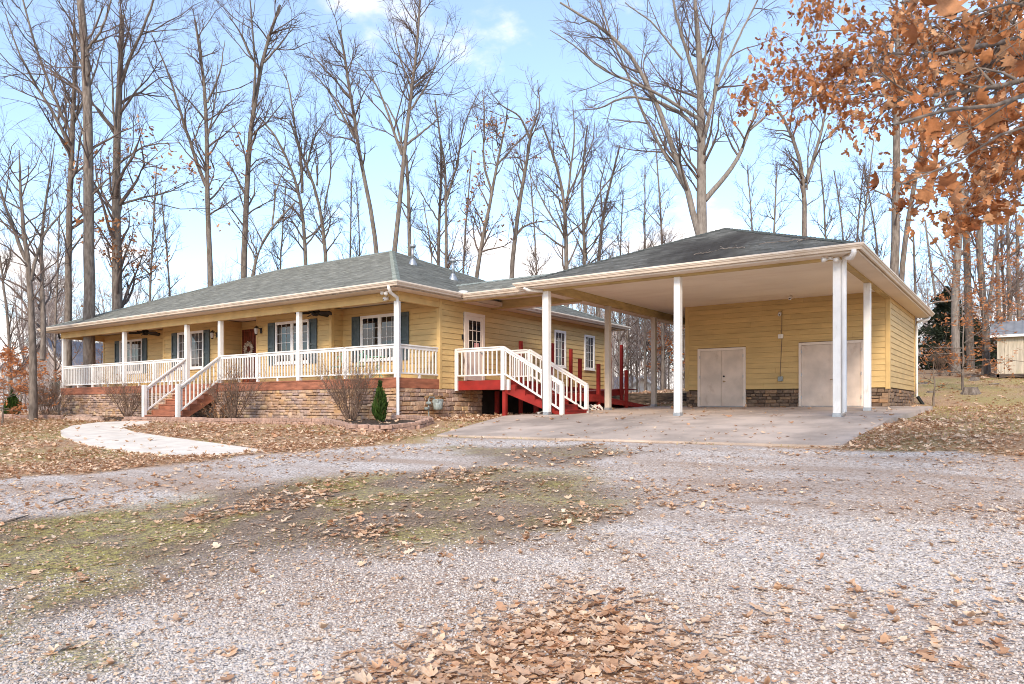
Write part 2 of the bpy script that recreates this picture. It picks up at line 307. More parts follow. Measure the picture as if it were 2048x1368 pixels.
def g2w(px, py, t0=2.5):
    """where that line of sight meets the ground"""
    d = dirpx(px); t = np.arange(t0, 160, 0.02); z = CAM_H+(HY-py)/F_PX*t
    k = np.argmax(z < gz(d[0]*t, d[1]*t)); k = k if k else len(t)-1
    return (d[0]*t[k], d[1]*t[k])
def polydist(X, Y, poly):
    """signed distance (positive inside) to a polygon"""
    P = np.array(poly, float); D = np.full(X.shape, 1e9); ins = np.zeros(X.shape, bool)
    for i in range(len(P)):
        a, b = P[i], P[(i+1) % len(P)]; e = b-a
        t = np.clip(((X-a[0])*e[0]+(Y-a[1])*e[1])/max(e@e, 1e-9), 0, 1)
        D = np.minimum(D, np.hypot(X-a[0]-t*e[0], Y-a[1]-t*e[1]))
        c = ((a[1] > Y) != (b[1] > Y)) & (X < (b[0]-a[0])*(Y-a[1])/(b[1]-a[1]+1e-12)+a[0])
        ins ^= c
    return np.where(ins, D, -D)
_pn = RNG.random((256, 256))
def vnoise(x, y, s, o=0.0):
    x = x/s+o*17.3+1000; y = y/s+o*9.1+1000; xi = np.floor(x).astype(int); yi = np.floor(y).astype(int); fx = x-xi; fy = y-yi
    fx = fx*fx*(3-2*fx); fy = fy*fy*(3-2*fy); g = lambda a, b: _pn[a % 256, b % 256]
    return (g(xi,yi)*(1-fx)+g(xi+1,yi)*fx)*(1-fy)+(g(xi,yi+1)*(1-fx)+g(xi+1,yi+1)*fx)*fy
def fbm(x, y, s, o=0.0): return (vnoise(x,y,s,o)+0.5*vnoise(x,y,s/2.1,o+1)+0.25*vnoise(x,y,s/4.3,o+2)+0.14*vnoise(x,y,s/9,o+3))/1.89
G = lambda L_: [g2w(*p) for p in L_]
P_MOSS = G([(-300,1100),(60,1040),(300,1005),(620,955),(900,938),(1150,948),(1290,975),(1330,1010),(1230,1050),(1050,1085),(860,1095),(620,1130),(380,1175),(150,1225),(-50,1270),(-400,1330)])
P_PILE = G([(560,1420),(700,1340),(850,1262),(980,1200),(1120,1182),(1270,1215),(1370,1275),(1410,1340),(1420,1420),(1000,1500)])
P_MOSS2 = G([(60,1330),(120,1285),(230,1272),(290,1300),(300,1340),(200,1368),(90,1375)])
P_MOSS3 = G([(900,893),(1180,890),(1330,905),(1150,928),(900,915)])
P_DRIVE = [(-70,6.0)]+G([(0,958),(180,945),(360,925),(530,906),(700,893),(880,886)])+[(-10.8,12.45),(-2.4,12.4)]+G([(1760,905),(1900,903),(2048,912),(2300,925)])+[(30,6),(30,-30),(-70,-30)]
# path in front of the steps
WALK = G([(296,843),(200,846),(145,853),(121,863),(122,873),(160,889),(235,903),(345,914),(440,912),(528,903)])+G([(430,889),(340,877),(265,865),(243,857),(300,849)])
def zones(X, Y):
    wob = (fbm(X, Y, 1.3)-0.5)*1.6
    dr = sst(polydist(X, Y, P_DRIVE)+wob*0.7, -0.25, 0.35)
    moss = sst(polydist(X, Y, P_MOSS)+wob*1.3, -0.6, 0.8)*(.78+.22*sst(fbm(X, Y, .8, 61), .30, .55))
    moss = np.maximum(moss, 0.8*sst(polydist(X, Y, P_MOSS2)+wob*0.35, -0.1, 0.25))
    moss = np.maximum(moss, 0.8*sst(polydist(X, Y, P_MOSS3)+wob*0.9, -0.3, 0.4))
    pile = sst(polydist(X, Y, P_PILE)+wob*0.9, -0.45, 0.45)
    return dr, moss, pile
BED = lambda X, Y: sst(Y, 13.6, 13.9)*sst(-Y, -15.8, -15.6)*sst(X, -40, -39)*sst(-X, 12.9, 13.1)
def grid_axis(parts):
    r = []
    for a, b, d in parts: r += list(np.arange(a, b, d))
    return np.array(r)
xs = np.concatenate([-np.geomspace(420, 34, 60), grid_axis([(-33, -20, 0.25), (-20, 8, 0.125), (8, 16, 0.5)]), np.geomspace(16.5, 300, 24)])
ys = np.concatenate([-np.geomspace(120, 2, 16), grid_axis([(-1, 2, 0.5), (2, 16, 0.125), (16, 32.8, 0.4), (32.8, 33.4, 0.06), (33.4, 50, 0.8)]), np.geomspace(51, 620, 40)])
GX, GY = np.meshgrid(xs, ys); GZ = gz(GX, GY)
nx, ny = len(xs), len(ys); ii = np.arange(nx*ny).reshape(ny, nx)
quads = np.stack([ii[:-1,:-1], ii[:-1,1:], ii[1:,1:], ii[1:,:-1]], -1).reshape(-1, 4)
dr, moss, pile = zones(GX, GY)
def groundmat():
    m = bpy.data.materials.new('driveway_lawn_and_leaves'); m.use_nodes = True; t = m.node_tree; ns = t.nodes; lk = t.links.new; b = ns['Principled BSDF']
    b.inputs['Roughness'].default_value = 0.95; b.inputs['Specular IOR Level'].default_value = 0.1
    at_ = ns.new('ShaderNodeAttribute'); at_.attribute_name = 'zone'; se = ns.new('ShaderNodeSeparateColor'); lk(at_.outputs['Color'], se.inputs[0])
    geo = ns.new('ShaderNodeNewGeometry')
    def noise(s, d=6, ro=0.55, st=None):
        n = ns.new('ShaderNodeTexNoise'); n.inputs['Scale'].default_value = s; n.inputs['Detail'].default_value = d; n.inputs['Roughness'].default_value = ro; src = geo.outputs['Position']
        if st: q = ns.new('ShaderNodeMapping'); q.inputs['Scale'].default_value = st; q.inputs['Rotation'].default_value = (0, 0, 0.25); lk(src, q.inputs[0]); src = q.outputs[0]
        lk(src, n.inputs['Vector']); return n.outputs[0]
    def ramp(o, cols):
        r = ns.new('ShaderNodeValToRGB'); e = r.color_ramp.elements
        while len(e) < len(cols): e.new(0.5)
        for i, (p, c) in enumerate(cols): e[i].position = p; e[i].color = (*c, 1)
        lk(o, r.inputs[0]); return r.outputs[0]
    def mix(f, a, c):
        n = ns.new('ShaderNodeMix'); n.data_type = 'RGBA'; lk(f, n.inputs[0]); lk(a, n.inputs[6]); lk(c, n.inputs[7]); return n.outputs[2]
    def mul(a, c):
        n = ns.new('ShaderNodeMath'); n.operation = 'MULTIPLY'; lk(a, n.inputs[0])
        if isinstance(c, float): n.inputs[1].default_value = c
        else: lk(c, n.inputs[1])
        return n.outputs[0]
    def rng(o, a, c, lo=0.0, hi=1.0):
        n = ns.new('ShaderNodeMapRange'); lk(o, n.inputs[0]); n.inputs[1].default_value = a; n.inputs[2].default_value = c; n.inputs[3].default_value = lo; n.inputs[4].default_value = hi; return n.outputs[0]
    vo = ns.new('ShaderNodeTexVoronoi'); vo.inputs['Scale'].default_value = 42; lk(geo.outputs['Position'], vo.inputs['Vector'])
    sc = ns.new('ShaderNodeSeparateColor'); lk(vo.outputs['Color'], sc.inputs[0])
    grav = ramp(sc.outputs[0], [(0,(0.24,0.195,0.165)),(0.3,(0.54,0.47,0.42)),(0.6,(0.70,0.625,0.565)),(0.85,(0.80,0.725,0.66)),(1,(0.54,0.41,0.31))])
    gdirt = ramp(noise(30), [(0.3,(0.30,0.20,0.14)),(0.7,(0.56,0.43,0.34))])
    grav = mix(mul(rng(noise(0.75, 6, 0.6, (0.22, 1, 1)), 0.45, 0.60), 0.8), grav, gdirt)
    lawn = ramp(noise(14, 8, 0.7), [(0.32,(0.20,0.145,0.07)),(0.5,(0.44,0.335,0.165)),(0.62,(0.37,0.32,0.11)),(0.75,(0.56,0.43,0.235))])
    lawn2 = ramp(noise(22, 8, 0.7), [(0.3,(0.24,0.145,0.085)),(0.5,(0.45,0.29,0.175)),(0.7,(0.60,0.43,0.28))])
    lawn = mix(rng(noise(0.22, 5), 0.40, 0.52), lawn, lawn2)
    ms = ramp(noise(16, 8, 0.7), [(0.30,(0.09,0.065,0.045)),(0.45,(0.24,0.185,0.09)),(0.56,(0.42,0.35,0.13)),(0.70,(0.46,0.43,0.10)),(0.85,(0.58,0.51,0.26))])
    ms2 = ramp(noise(25, 8, 0.7), [(0.3,(0.08,0.058,0.045)),(0.5,(0.24,0.175,0.125)),(0.7,(0.42,0.31,0.22))])
    ms = mix(rng(noise(0.8, 6), 0.41, 0.55), ms, ms2)
    lf = ramp(noise(20, 7, 0.7), [(0.3,(0.20,0.11,0.065)),(0.5,(0.46,0.28,0.165)),(0.7,(0.62,0.43,0.28))])
    far = ramp(noise(4, 8, 0.75), [(0.3,(0.17,0.10,0.06)),(0.5,(0.38,0.24,0.14)),(0.7,(0.50,0.36,0.22))])
    cur = mix(se.outputs[0], lawn, grav)
    cur = mix(se.outputs[1], cur, ms)
    cur = mix(se.outputs[2], cur, lf)
    at2 = ns.new('ShaderNodeAttribute'); at2.attribute_name = 'woods'
    cur = mix(at2.outputs['Fac'], cur, far)
    lk(cur, b.inputs['Base Color'])
    bp = ns.new('ShaderNodeBump'); bp.inputs['Strength'].default_value = 0.8; bp.inputs['Distance'].default_value = 0.02
    inv_ = ns.new('ShaderNodeMath'); inv_.operation = 'SUBTRACT'; inv_.inputs[0].default_value = 1; lk(vo.outputs['Distance'], inv_.inputs[1])
    ad = ns.new('ShaderNodeMath'); ad.operation = 'ADD'; lk(mul(inv_.outputs[0], se.outputs[0]), ad.inputs[0]); lk(noise(45), ad.inputs[1])
    lk(ad.outputs[0], bp.inputs['Height']); lk(bp.outputs[0], b.inputs['Normal'])
    return m
gme = npmesh('ground', np.stack([GX, GY, GZ], -1).reshape(-1, 3), [quads], groundmat(), smooth=True)
ca = gme.color_attributes.new('zone', 'FLOAT_COLOR', 'POINT')
ca.data.foreach_set('color', np.stack([dr, moss, pile, np.ones_like(dr)], -1).astype(np.float32).ravel())
wa = gme.attributes.new('woods', 'FLOAT', 'POINT')
woods = np.clip(sst(GY, 40.5, 43)+sst(GY, 33.0, 33.6)*sst(-GX, 8, 10), 0, 1)*(0.65+0.35*sst(fbm(GX, GY, 6), 0.35, 0.6))
woods = np.where(GX < -40, np.maximum(woods, sst(-GX, 40, 44)), woods)
wa.data.foreach_set('value', woods.astype(np.float32).ravel())
tag(link('ground', gme), kind='structure')
# concrete: carport floor and sloping apron, four panels with open joints
K = CAM_H
def slabz(y): return K + (-0.21+0.034*(y-18) if y >= 17.5 else -0.227-0.073*(17.5-y))
ap = empty('driveway_slab', (-7, 15, 1.2), kind='structure')
def slab_piece(pts, ny_=6):
    # pts: (xl0,xr0,y0,xl1,xr1,y1)
    xl0, xr0, y0, xl1, xr1, y1 = pts; mb = MB()
    for i in range(ny_+1):
        f = i/ny_; y = y0+(y1-y0)*f; a = xl0+(xl1-xl0)*f; b = xr0+(xr1-xr0)*f; z = slabz(y)
        mb.v += [(a,y,z-0.2),(a,y,z),(b,y,z),(b,y,z-0.2)]
    for i in range(ny_):
        q = i*4
        mb.f += [(q+1,q+2,q+6,q+5),(q,q+1,q+5,q+4),(q+2,q+3,q+7,q+6)]
    mb.f += [(0,3,2,1),(ny_*4,ny_*4+1,ny_*4+2,ny_*4+3)]
    return mb.build('concrete_panel', CONC, ap)
g_ = 0.008
slab_piece((-10.8,-7.7-g_,12.5,-12.55,-7.7-g_,17.5-g_)); slab_piece((-7.7+g_,-2.43,12.5,-7.7+g_,-2.43,17.5-g_))
slab_piece((-12.55,-7.7-g_,17.5+g_,-12.5,-7.7-g_,26.0)); slab_piece((-7.7+g_,-2.43,17.5+g_,-7.7+g_,-2.43,26.0))
# curved front walk
mb = MB(); top = [(x, y, float(gz(x, y))+0.035) for x, y in WALK]; n = len(top)
# dense ring fill keeps it on the slope
cxw = [( (top[i][0]+top[-1-i][0])/2, (top[i][1]+top[-1-i][1])/2) for i in range(n//2)]
mb.v = top + [(x, y, z-0.12) for x, y, z in top]
mb.f = [tuple(range(n-1,-1,-1))] + [(i,(i+1) % n, n+(i+1) % n, n+i) for i in range(n)]
wk = mb.build('walkway', CONCW, None, kind='structure')
# mulch bed along the porch
xsb = np.linspace(-38.5, -12.8, 90); ysb = np.linspace(12.7, 15.8, 12); BX, BY = np.meshgrid(xsb, ysb)
EDGE_R = [(-26.7,13.85),(-22,13.9),(-18.5,13.98),(-16.2,14.1),(-14.9,13.35),(-13.7,12.75),(-12.8,12.95),(-12.65,13.9),(-13.1,14.9),(-14.0,15.35),(-14.95,15.4)]
EDGE_L = [(-47,14.3),(-42,14.1),(-38,14.2),(-35.0,14.0),(-32.2,14.1)]
bedpoly = [(-47,14.3)]+EDGE_L[1:]+[(-29,14.2)]+EDGE_R[:]+[(-14.95,15.8),(-38,15.8),(-47,15.8)]
ind = polydist(BX, BY, bedpoly)
BZ = gz(BX, BY) + np.where(ind > -0.05, 0.03+0.03*fbm(BX, BY, 0.2), -0.08)
jj = np.arange(BX.size).reshape(BX.shape)
bq = np.stack([jj[:-1,:-1], jj[:-1,1:], jj[1:,1:], jj[1:,:-1]], -1).reshape(-1,4)
tag(link('mulch_bed', npmesh('mulch_bed', np.stack([BX,BY,BZ],-1).reshape(-1,3), [bq], MULCH)), kind='structure')
# ------------------------------------------------------------------ building pieces
def frame_dir(p0, p1):
    d = Vector((p1[0]-p0[0], p1[1]-p0[1], 0)); L_ = d.length; d.normalize(); return d, L_, Vector((d.y, -d.x, 0))   # outward = right of travel
LAP = 0.178
def siding(parent, p0, p1, z0, z1, holes=(), name='siding_board', m=None, joint=3.66):
    """lap boards, one object each, on the wall line p0->p1 (outside on the right)"""
    d, Lw, nrm = frame_dir(p0, p1); k = 0; z = z0
    while z < z1-0.02:
        zt = min(z+LAP, z1); cutp = sorted({0.0, Lw}|{min(max(q, 0), Lw) for h in holes for q in h[:2]})
        runs = []
        for a, b in zip(cutp[:-1], cutp[1:]):
            za, zb_, mid = z, zt, (a+b)/2
            for h in holes:
                if h[0] < mid < h[1] and h[2] < zt and h[3] > z:
                    if h[2] <= z and h[3] >= zt: za = zb_ = z
                    elif h[3] < zt: za = h[3]
                    else: zb_ = h[2]
            if zb_-za < 0.012: continue
            if runs and runs[-1][1] == a and runs[-1][2:] == (za, zb_): runs[-1] = (runs[-1][0], b, za, zb_)
            else: runs.append((a, b, za, zb_))
        for a, b, za, zb_ in runs:
            if b-a < 0.02: continue
            cuts = [a]; c = a+joint*((k*0.37) % 1)+0.6
            while c < b-0.5: cuts.append(c); c += joint
            cuts.append(b); g = 0.008 if za == z else 0
            for c0, c1 in zip(cuts[:-1], cuts[1:]):
                c1 -= 0.003 if c1 < b else 0
                P = lambda s, o, zz: (p0[0]+d.x*s+nrm.x*o, p0[1]+d.y*s+nrm.y*o, zz)
                wf = lambda q: 0.030-0.018*(q-z)/LAP; w0, w1 = wf(za), wf(zb_); zl = za+g
                mb = MB()
                mb.add([P(c0,0,zl),P(c1,0,zl),P(c1,w0,zl),P(c0,w0,zl),P(c0,0,zb_+0.004),P(c1,0,zb_+0.004),P(c1,w1,zb_+0.004),P(c0,w1,zb_+0.004)],
                       [(0,3,2,1),(4,5,6,7),(3,2,6,7),(0,4,7,3),(1,2,6,5),(0,1,5,4)])
                mb.build(name, m or SID, parent)
        z = zt; k += 1
_stone_meshes = []
def unit_stone(m):
    mb = MB(); j = lambda s: random.uniform(-s, s)
    bk = [(-0.5,0,-0.5),(0.5,0,-0.5),(0.5,0,0.5),(-0.5,0,0.5)]
    md = [(-0.5+j(.02)+.01,-0.55+j(.15),-0.46+j(.05)),(0.49+j(.02),-0.55+j(.15),-0.46+j(.05)),(0.49+j(.02),-0.55+j(.15),0.46+j(.05)),(-0.49+j(.02),-0.55+j(.15),0.46+j(.05))]
    fr = [(-0.42+j(.05),-0.95+j(.1),-0.3+j(.1)),(0.42+j(.05),-0.95+j(.1),-0.3+j(.1)),(0.42+j(.05),-0.95+j(.1),0.32+j(.1)),(-0.42+j(.05),-0.95+j(.1),0.32+j(.1))]
    mb.add(bk+md+fr, [(0,1,5,4),(1,2,6,5),(2,3,7,6),(3,0,4,7),(4,5,9,8),(5,6,10,9),(6,7,11,10),(7,4,8,11),(8,9,10,11)])
    return mb
def stone_layout(p0, p1, z0, z1, holes=(), zfun=None):
    d, Lw, nrm = frame_dir(p0, p1); res = []; z = z1
    while z > z0+0.03:
        h = random.choice((0.085,0.10,0.115,0.13,0.15)); zb = max(z-h, z0); s = -random.uniform(0, 0.2)
        while s < Lw:
            l = random.uniform(0.15, 0.40); a, b = max(s, 0), min(s+l, Lw); s += l
            if b-a < 0.05: continue
            zc = (z+zb)/2
            if any(a < hb_ and b > ha_ and zc < hz for ha_, hb_, hz in holes):
                for ha_, hb_, hz in holes:
                    if a < ha_ < b: b = ha_
                    if a < hb_ < b: a = hb_
                if any(ha_ <= (a+b)/2 <= hb_ for ha_, hb_, hz in holes) or b-a < 0.05: continue
            c = (a+b)/2; hh_ = (z-zb)*random.uniform(.88, 1.12); zo = random.uniform(-.008, .008)
            if random.random() < .12 and h < .12: zo -= .5*(z-zb); hh_ *= 1.9
            zo = max(zo, z0-.05-zc)
            res.append((p0[0]+d.x*c, p0[1]+d.y*c, min(zc+zo, z1-hh_/2), b-a-0.008, hh_-0.006, math.atan2(d.y, d.x)))
        z = zb
    return res
def put_stones(parent, lay, nmax=300, m=None, mm=None):
    """nearest nmax as single parts, the rest joined"""
    lay = sorted(lay, key=lambda s: s[0]**2+s[1]**2)
    prot = [unit_stone(0).mesh('stone', m or STONE) for _ in range(9)]
    for i, s in enumerate(lay[:nmax]):
        link('stone', random.choice(prot), parent, loc=Vector(s[:3])-wloc(parent), rot=(0,0,s[5]), scl=(s[3], random.uniform(0.035,0.07), s[4]))
    rest = lay[nmax:]
    if rest:
        V, Fc, R_ = [], [], []
        for s in rest:
            u = unit_stone(0); b = len(V); c, si = math.cos(s[5]), math.sin(s[5]); dp = random.uniform(0.035,0.07); r = random.random()
            for v in u.v:
                x, y, z = v[0]*s[3], v[1]*dp, v[2]*s[4]; V.append((s[0]+x*c-y*si, s[1]+x*si+y*c, s[2]+z)); R_.append(r)
            Fc += [tuple(i_+b for i_ in f) for f in u.f]
        o = link('stones', npmesh('stones', np.array(V), [np.array(Fc)], mm or STONEM, R_), parent); tag(o, kind='stuff')
def wloc(o):
    b = Vector((0,0,0))
    while o: b += o.location; o = o.parent
    return b
def shingles(parent, O, U, Lu, Vn, Lv, lo, hi, m, name='shingles'):
    """courses of tabs on a roof plane. O origin at eave, U along eave, Vn up the slope; lo(v),hi(v) limits along U"""
    O, U, Vn = np.array(O, float), np.array(U, float), np.array(Vn, float); Nn = np.cross(U, Vn); Nn /= np.linalg.norm(Nn)
    if Nn[2] < 0: Nn = -Nn
    V, R_, q = [], [], []; ex = 0.142; k = 0
    nrow = int(math.ceil(Lv/ex))
    for r in range(nrow):
        v0, v1 = r*ex, min((r+1)*ex+0.004, Lv); a0, b0 = lo(v0), hi(v0); a1, b1 = lo(v1), hi(v1)
        u = a0 - RNG.random()*0.33
        while u < b0:
            wd = 0.33*(0.75+0.5*RNG.random()); c, d = max(u+0.004, a0), min(u+wd, b0); c2, d2 = max(u+0.004, a1), min(u+wd, b1); u += wd
            if d <= c+0.01: continue
            if d2 < c2: c2 = d2 = (c2+d2)/2
            th = 0.011+0.006*RNG.random(); b = len(V); rr = RNG.random()
            for (uu, vv, nn) in ((c,v0,0.0),(d,v0,0.0),(d,v0,th),(c,v0,th),(d2,v1,0.003),(c2,v1,0.003)):
                V.append(O+U*uu+Vn*vv+Nn*nn); R_.append(rr)
            q += [(b,b+1,b+2,b+3),(b+3,b+2,b+4,b+5)]
    V = np.array(V)
    o = link(name, npmesh(name, V, [np.array(q)], m, R_), parent); return tag(o, kind='stuff')
def hipcaps(parent, a, b, n1, n2, m, w_=0.16):
    """folded cap shingles along a hip from a (low) to b (high); n1,n2 unit directions down each slope away from the hip"""
    a, b = Vector(a), Vector(b); L_ = (b-a).length; d = (b-a).normalized(); n = int(L_/0.17)
    up = Vector((0,0,1)); s1, s2 = Vector(n1), Vector(n2)
    mb = MB()
    t = 0.03
    # one shared piece in local axes (world-oriented)
    def V3(o, s, l, h): return o + (s*l) + up*h
    o0, o1 = Vector((0,0,0)), d*0.21
    vs = [V3(o0,s1,w_,0.022),V3(o0,s1,0,0.040),V3(o0,s2,w_,0.022),V3(o1,s1,w_,0.010),V3(o1,s1,0,0.022),V3(o1,s2,w_,0.010), V3(o0,s1,w_,0.0),V3(o0,s1,0,0.01),V3(o0,s2,w_,0.0)]
    mb.add(vs, [(0,1,4,3),(1,2,5,4),(6,7,1,0),(7,8,2,1)])
    me = mb.mesh('cap_shingle', m)
    for i in range(n): link('cap_shingle', me, parent, loc=a+d*(i*L_/n)-wloc(parent))
GPROF = lambda zt: [(0,zt),(0.0,zt-0.13),(0.055,zt-0.135),(0.075,zt-0.09),(0.10,zt-0.075),(0.11,zt-0.05),(0.125,zt-0.045),(0.125,zt-0.012),(0.115,zt),(0.105,zt-0.01),(0.02,zt-0.02)]
def hiproof(parent, x0, x1, y0, y1, ze, sl, shm, capm, along='x', caps=True, planes='NESW'):
    """hip roof over an eave rectangle; returns apex points"""
    rf = empty('roof', (0,0,0)); rf.parent = parent; rf.location = -wloc(parent)
    if along == 'x': h = (y1-y0)/2; A_, B_ = (x0+h, y0+h), (x1-h, y0+h)
    else: h = (x1-x0)/2; A_, B_ = (x0+h, y0+h), (x0+h, y1-h)
    zr = ze+sl*h; Lv = math.hypot(h, h*sl); c, s = h/Lv, h*sl/Lv
    core = MB()
    e = 0.012
    if along == 'x':
        V = [(x0,y0,ze),(x1,y0,ze),(x1,y1,ze),(x0,y1,ze),(*A_,zr-e),(*B_,zr-e)]; Fc = [(0,1,5,4),(1,2,5),(2,3,4,5),(3,0,4)]
    else:
        V = [(x0,y0,ze),(x1,y0,ze),(x1,y1,ze),(x0,y1,ze),(*A_,zr-e),(*B_,zr-e)]; Fc = [(0,1,4),(1,2,5,4),(2,3,5),(3,0,4,5)]
    core.add(V, Fc); core.build('roof_deck', shm, rf)
    k = c      # horizontal run per metre of slope
    def lohi(run_l, run_r, L_): return (lambda v: v*k*run_l), (lambda v: L_-v*k*run_r)
    if 'S' in planes: l, r = lohi(1,1,x1-x0); shingles(rf, (x0,y0,ze), (1,0,0), x1-x0, (0,c,s), Lv, l, r, shm)
    if 'E' in planes: l, r = lohi(1,1,y1-y0); shingles(rf, (x1,y0,ze), (0,1,0), y1-y0, (-c,0,s), Lv, l, r, shm)
    if caps:
        s45 = (x1, y0)
        dS = Vector((0,-c,-s)); dE = Vector((c,0,-s)); dN = Vector((0,c,-s)); dW = Vector((-c,0,-s))
        apR = (*B_, zr) if along == 'x' else (*A_, zr)
        hipcaps(rf, (x1,y0,ze+0.005), apR, Vector((-1,0,0)), Vector((0,1,0)), capm)
        if along == 'x':
            hipcaps(rf, (x0,y0,ze+0.005), (*A_, zr), Vector((0,1,0)), Vector((1,0,0)), capm)
            hipcaps(rf, (*A_, zr), (*B_, zr), dS, dN, capm)
            hipcaps(rf, (x1,y1,ze+0.005), (*B_, zr), Vector((0,-1,0)), Vector((-1,0,0)), capm)
        else:
            hipcaps(rf, (x0,y0,ze+0.005), (*A_, zr), Vector((0,1,0)), Vector((1,0,0)), capm)
            hipcaps(rf, (*A_, zr), (*B_, zr), dE, dW, capm)
    return rf
# ------------------------------------------------------------------ HOUSE
XR, XL, YF, YW, YP, YD, YB = -15.17, -36.16, 15.81, 17.70, 17.20, 18.05, 28.7
ZDK, ZST, ZBM, ZGT, SL = K+0.90, K+0.60, K+3.16, K+3.60, 0.41
house = empty('house', (-25, 20, 1.2), 'tan lap-sided ranch house with long white-railed porch, stone base and green-grey hip roof', 'house')
hx0, hx1, hy0, hy1 = -36.77, -14.63, 15.22, 29.8
hiproof(house, hx0, hx1, hy0, hy1, ZGT-0.01, SL, SHING, CAP)
sweep([(hx1,18.17),(hx1,hy0),(hx0,hy0),(hx0,hy1)][::-1] if False else [(hx0,hy1),(hx0,hy0),(hx1,hy0),(hx1,18.02)], GPROF(ZGT), 'gutter', GUT, house)
sweep([(hx1,21.2),(hx1,hy1),(hx1-3,hy1)], GPROF(ZGT), 'gutter', GUT, house)
sweep([(hx0+.02,hy1),(hx0+.02,hy0+.02),(hx1-.02,hy0+.02),(hx1-.02,hy1-0.02)], [(0,ZGT-0.17),(0,ZGT-0.02),(-0.02,ZGT-0.02),(-0.02,ZGT-0.17)], 'fascia', GUT, house)
zs = ZGT-0.165
mb = MB(); mb.box(hx0+.02,hx1-.02,hy0+.02,YF-.02,zs,zs+.012).box(XR+.02,hx1-.02,YF-.0195,hy1-.02,zs,zs+.012).box(hx0+.02,XL-.1,YF-.0195,hy1-.02,zs,zs+.012).box(XL,XR,YB,hy1-.02,zs,zs+.012); mb.build('soffit', SOFF, house)
# porch ceiling and beams
MB().box(XL-.05,XR+.0,YF+.14,YD+.02,ZBM+.30,ZBM+.31).build('porch_ceiling', CEIL, house)
for i in range(1, 9):
    pass
mb = MB(); mb.box(XL-.08,XR+.02,YF,YF+.14,ZBM,ZBM+.17); mb.build('porch_beam', TRIMY, house)
MB().box(XL-.08,XR+.018,YF+.006,YF+.14,ZBM+.174,zs).build('frieze_board', TRIMY, house)
MB().box(XR-.12,XR+.02,YF+.143,YW+.02,ZBM,ZBM+.17).build('porch_beam', TRIMY, house)
MB().box(XR-.12,XR+.012,YF+.143,YW+.02,ZBM+.174,zs).build('frieze_board', TRIMY, house)
MB().box(XL-.08,XL+.06,YF+.143,YW+.0,ZBM,zs).build('porch_beam', TRIMY, house)
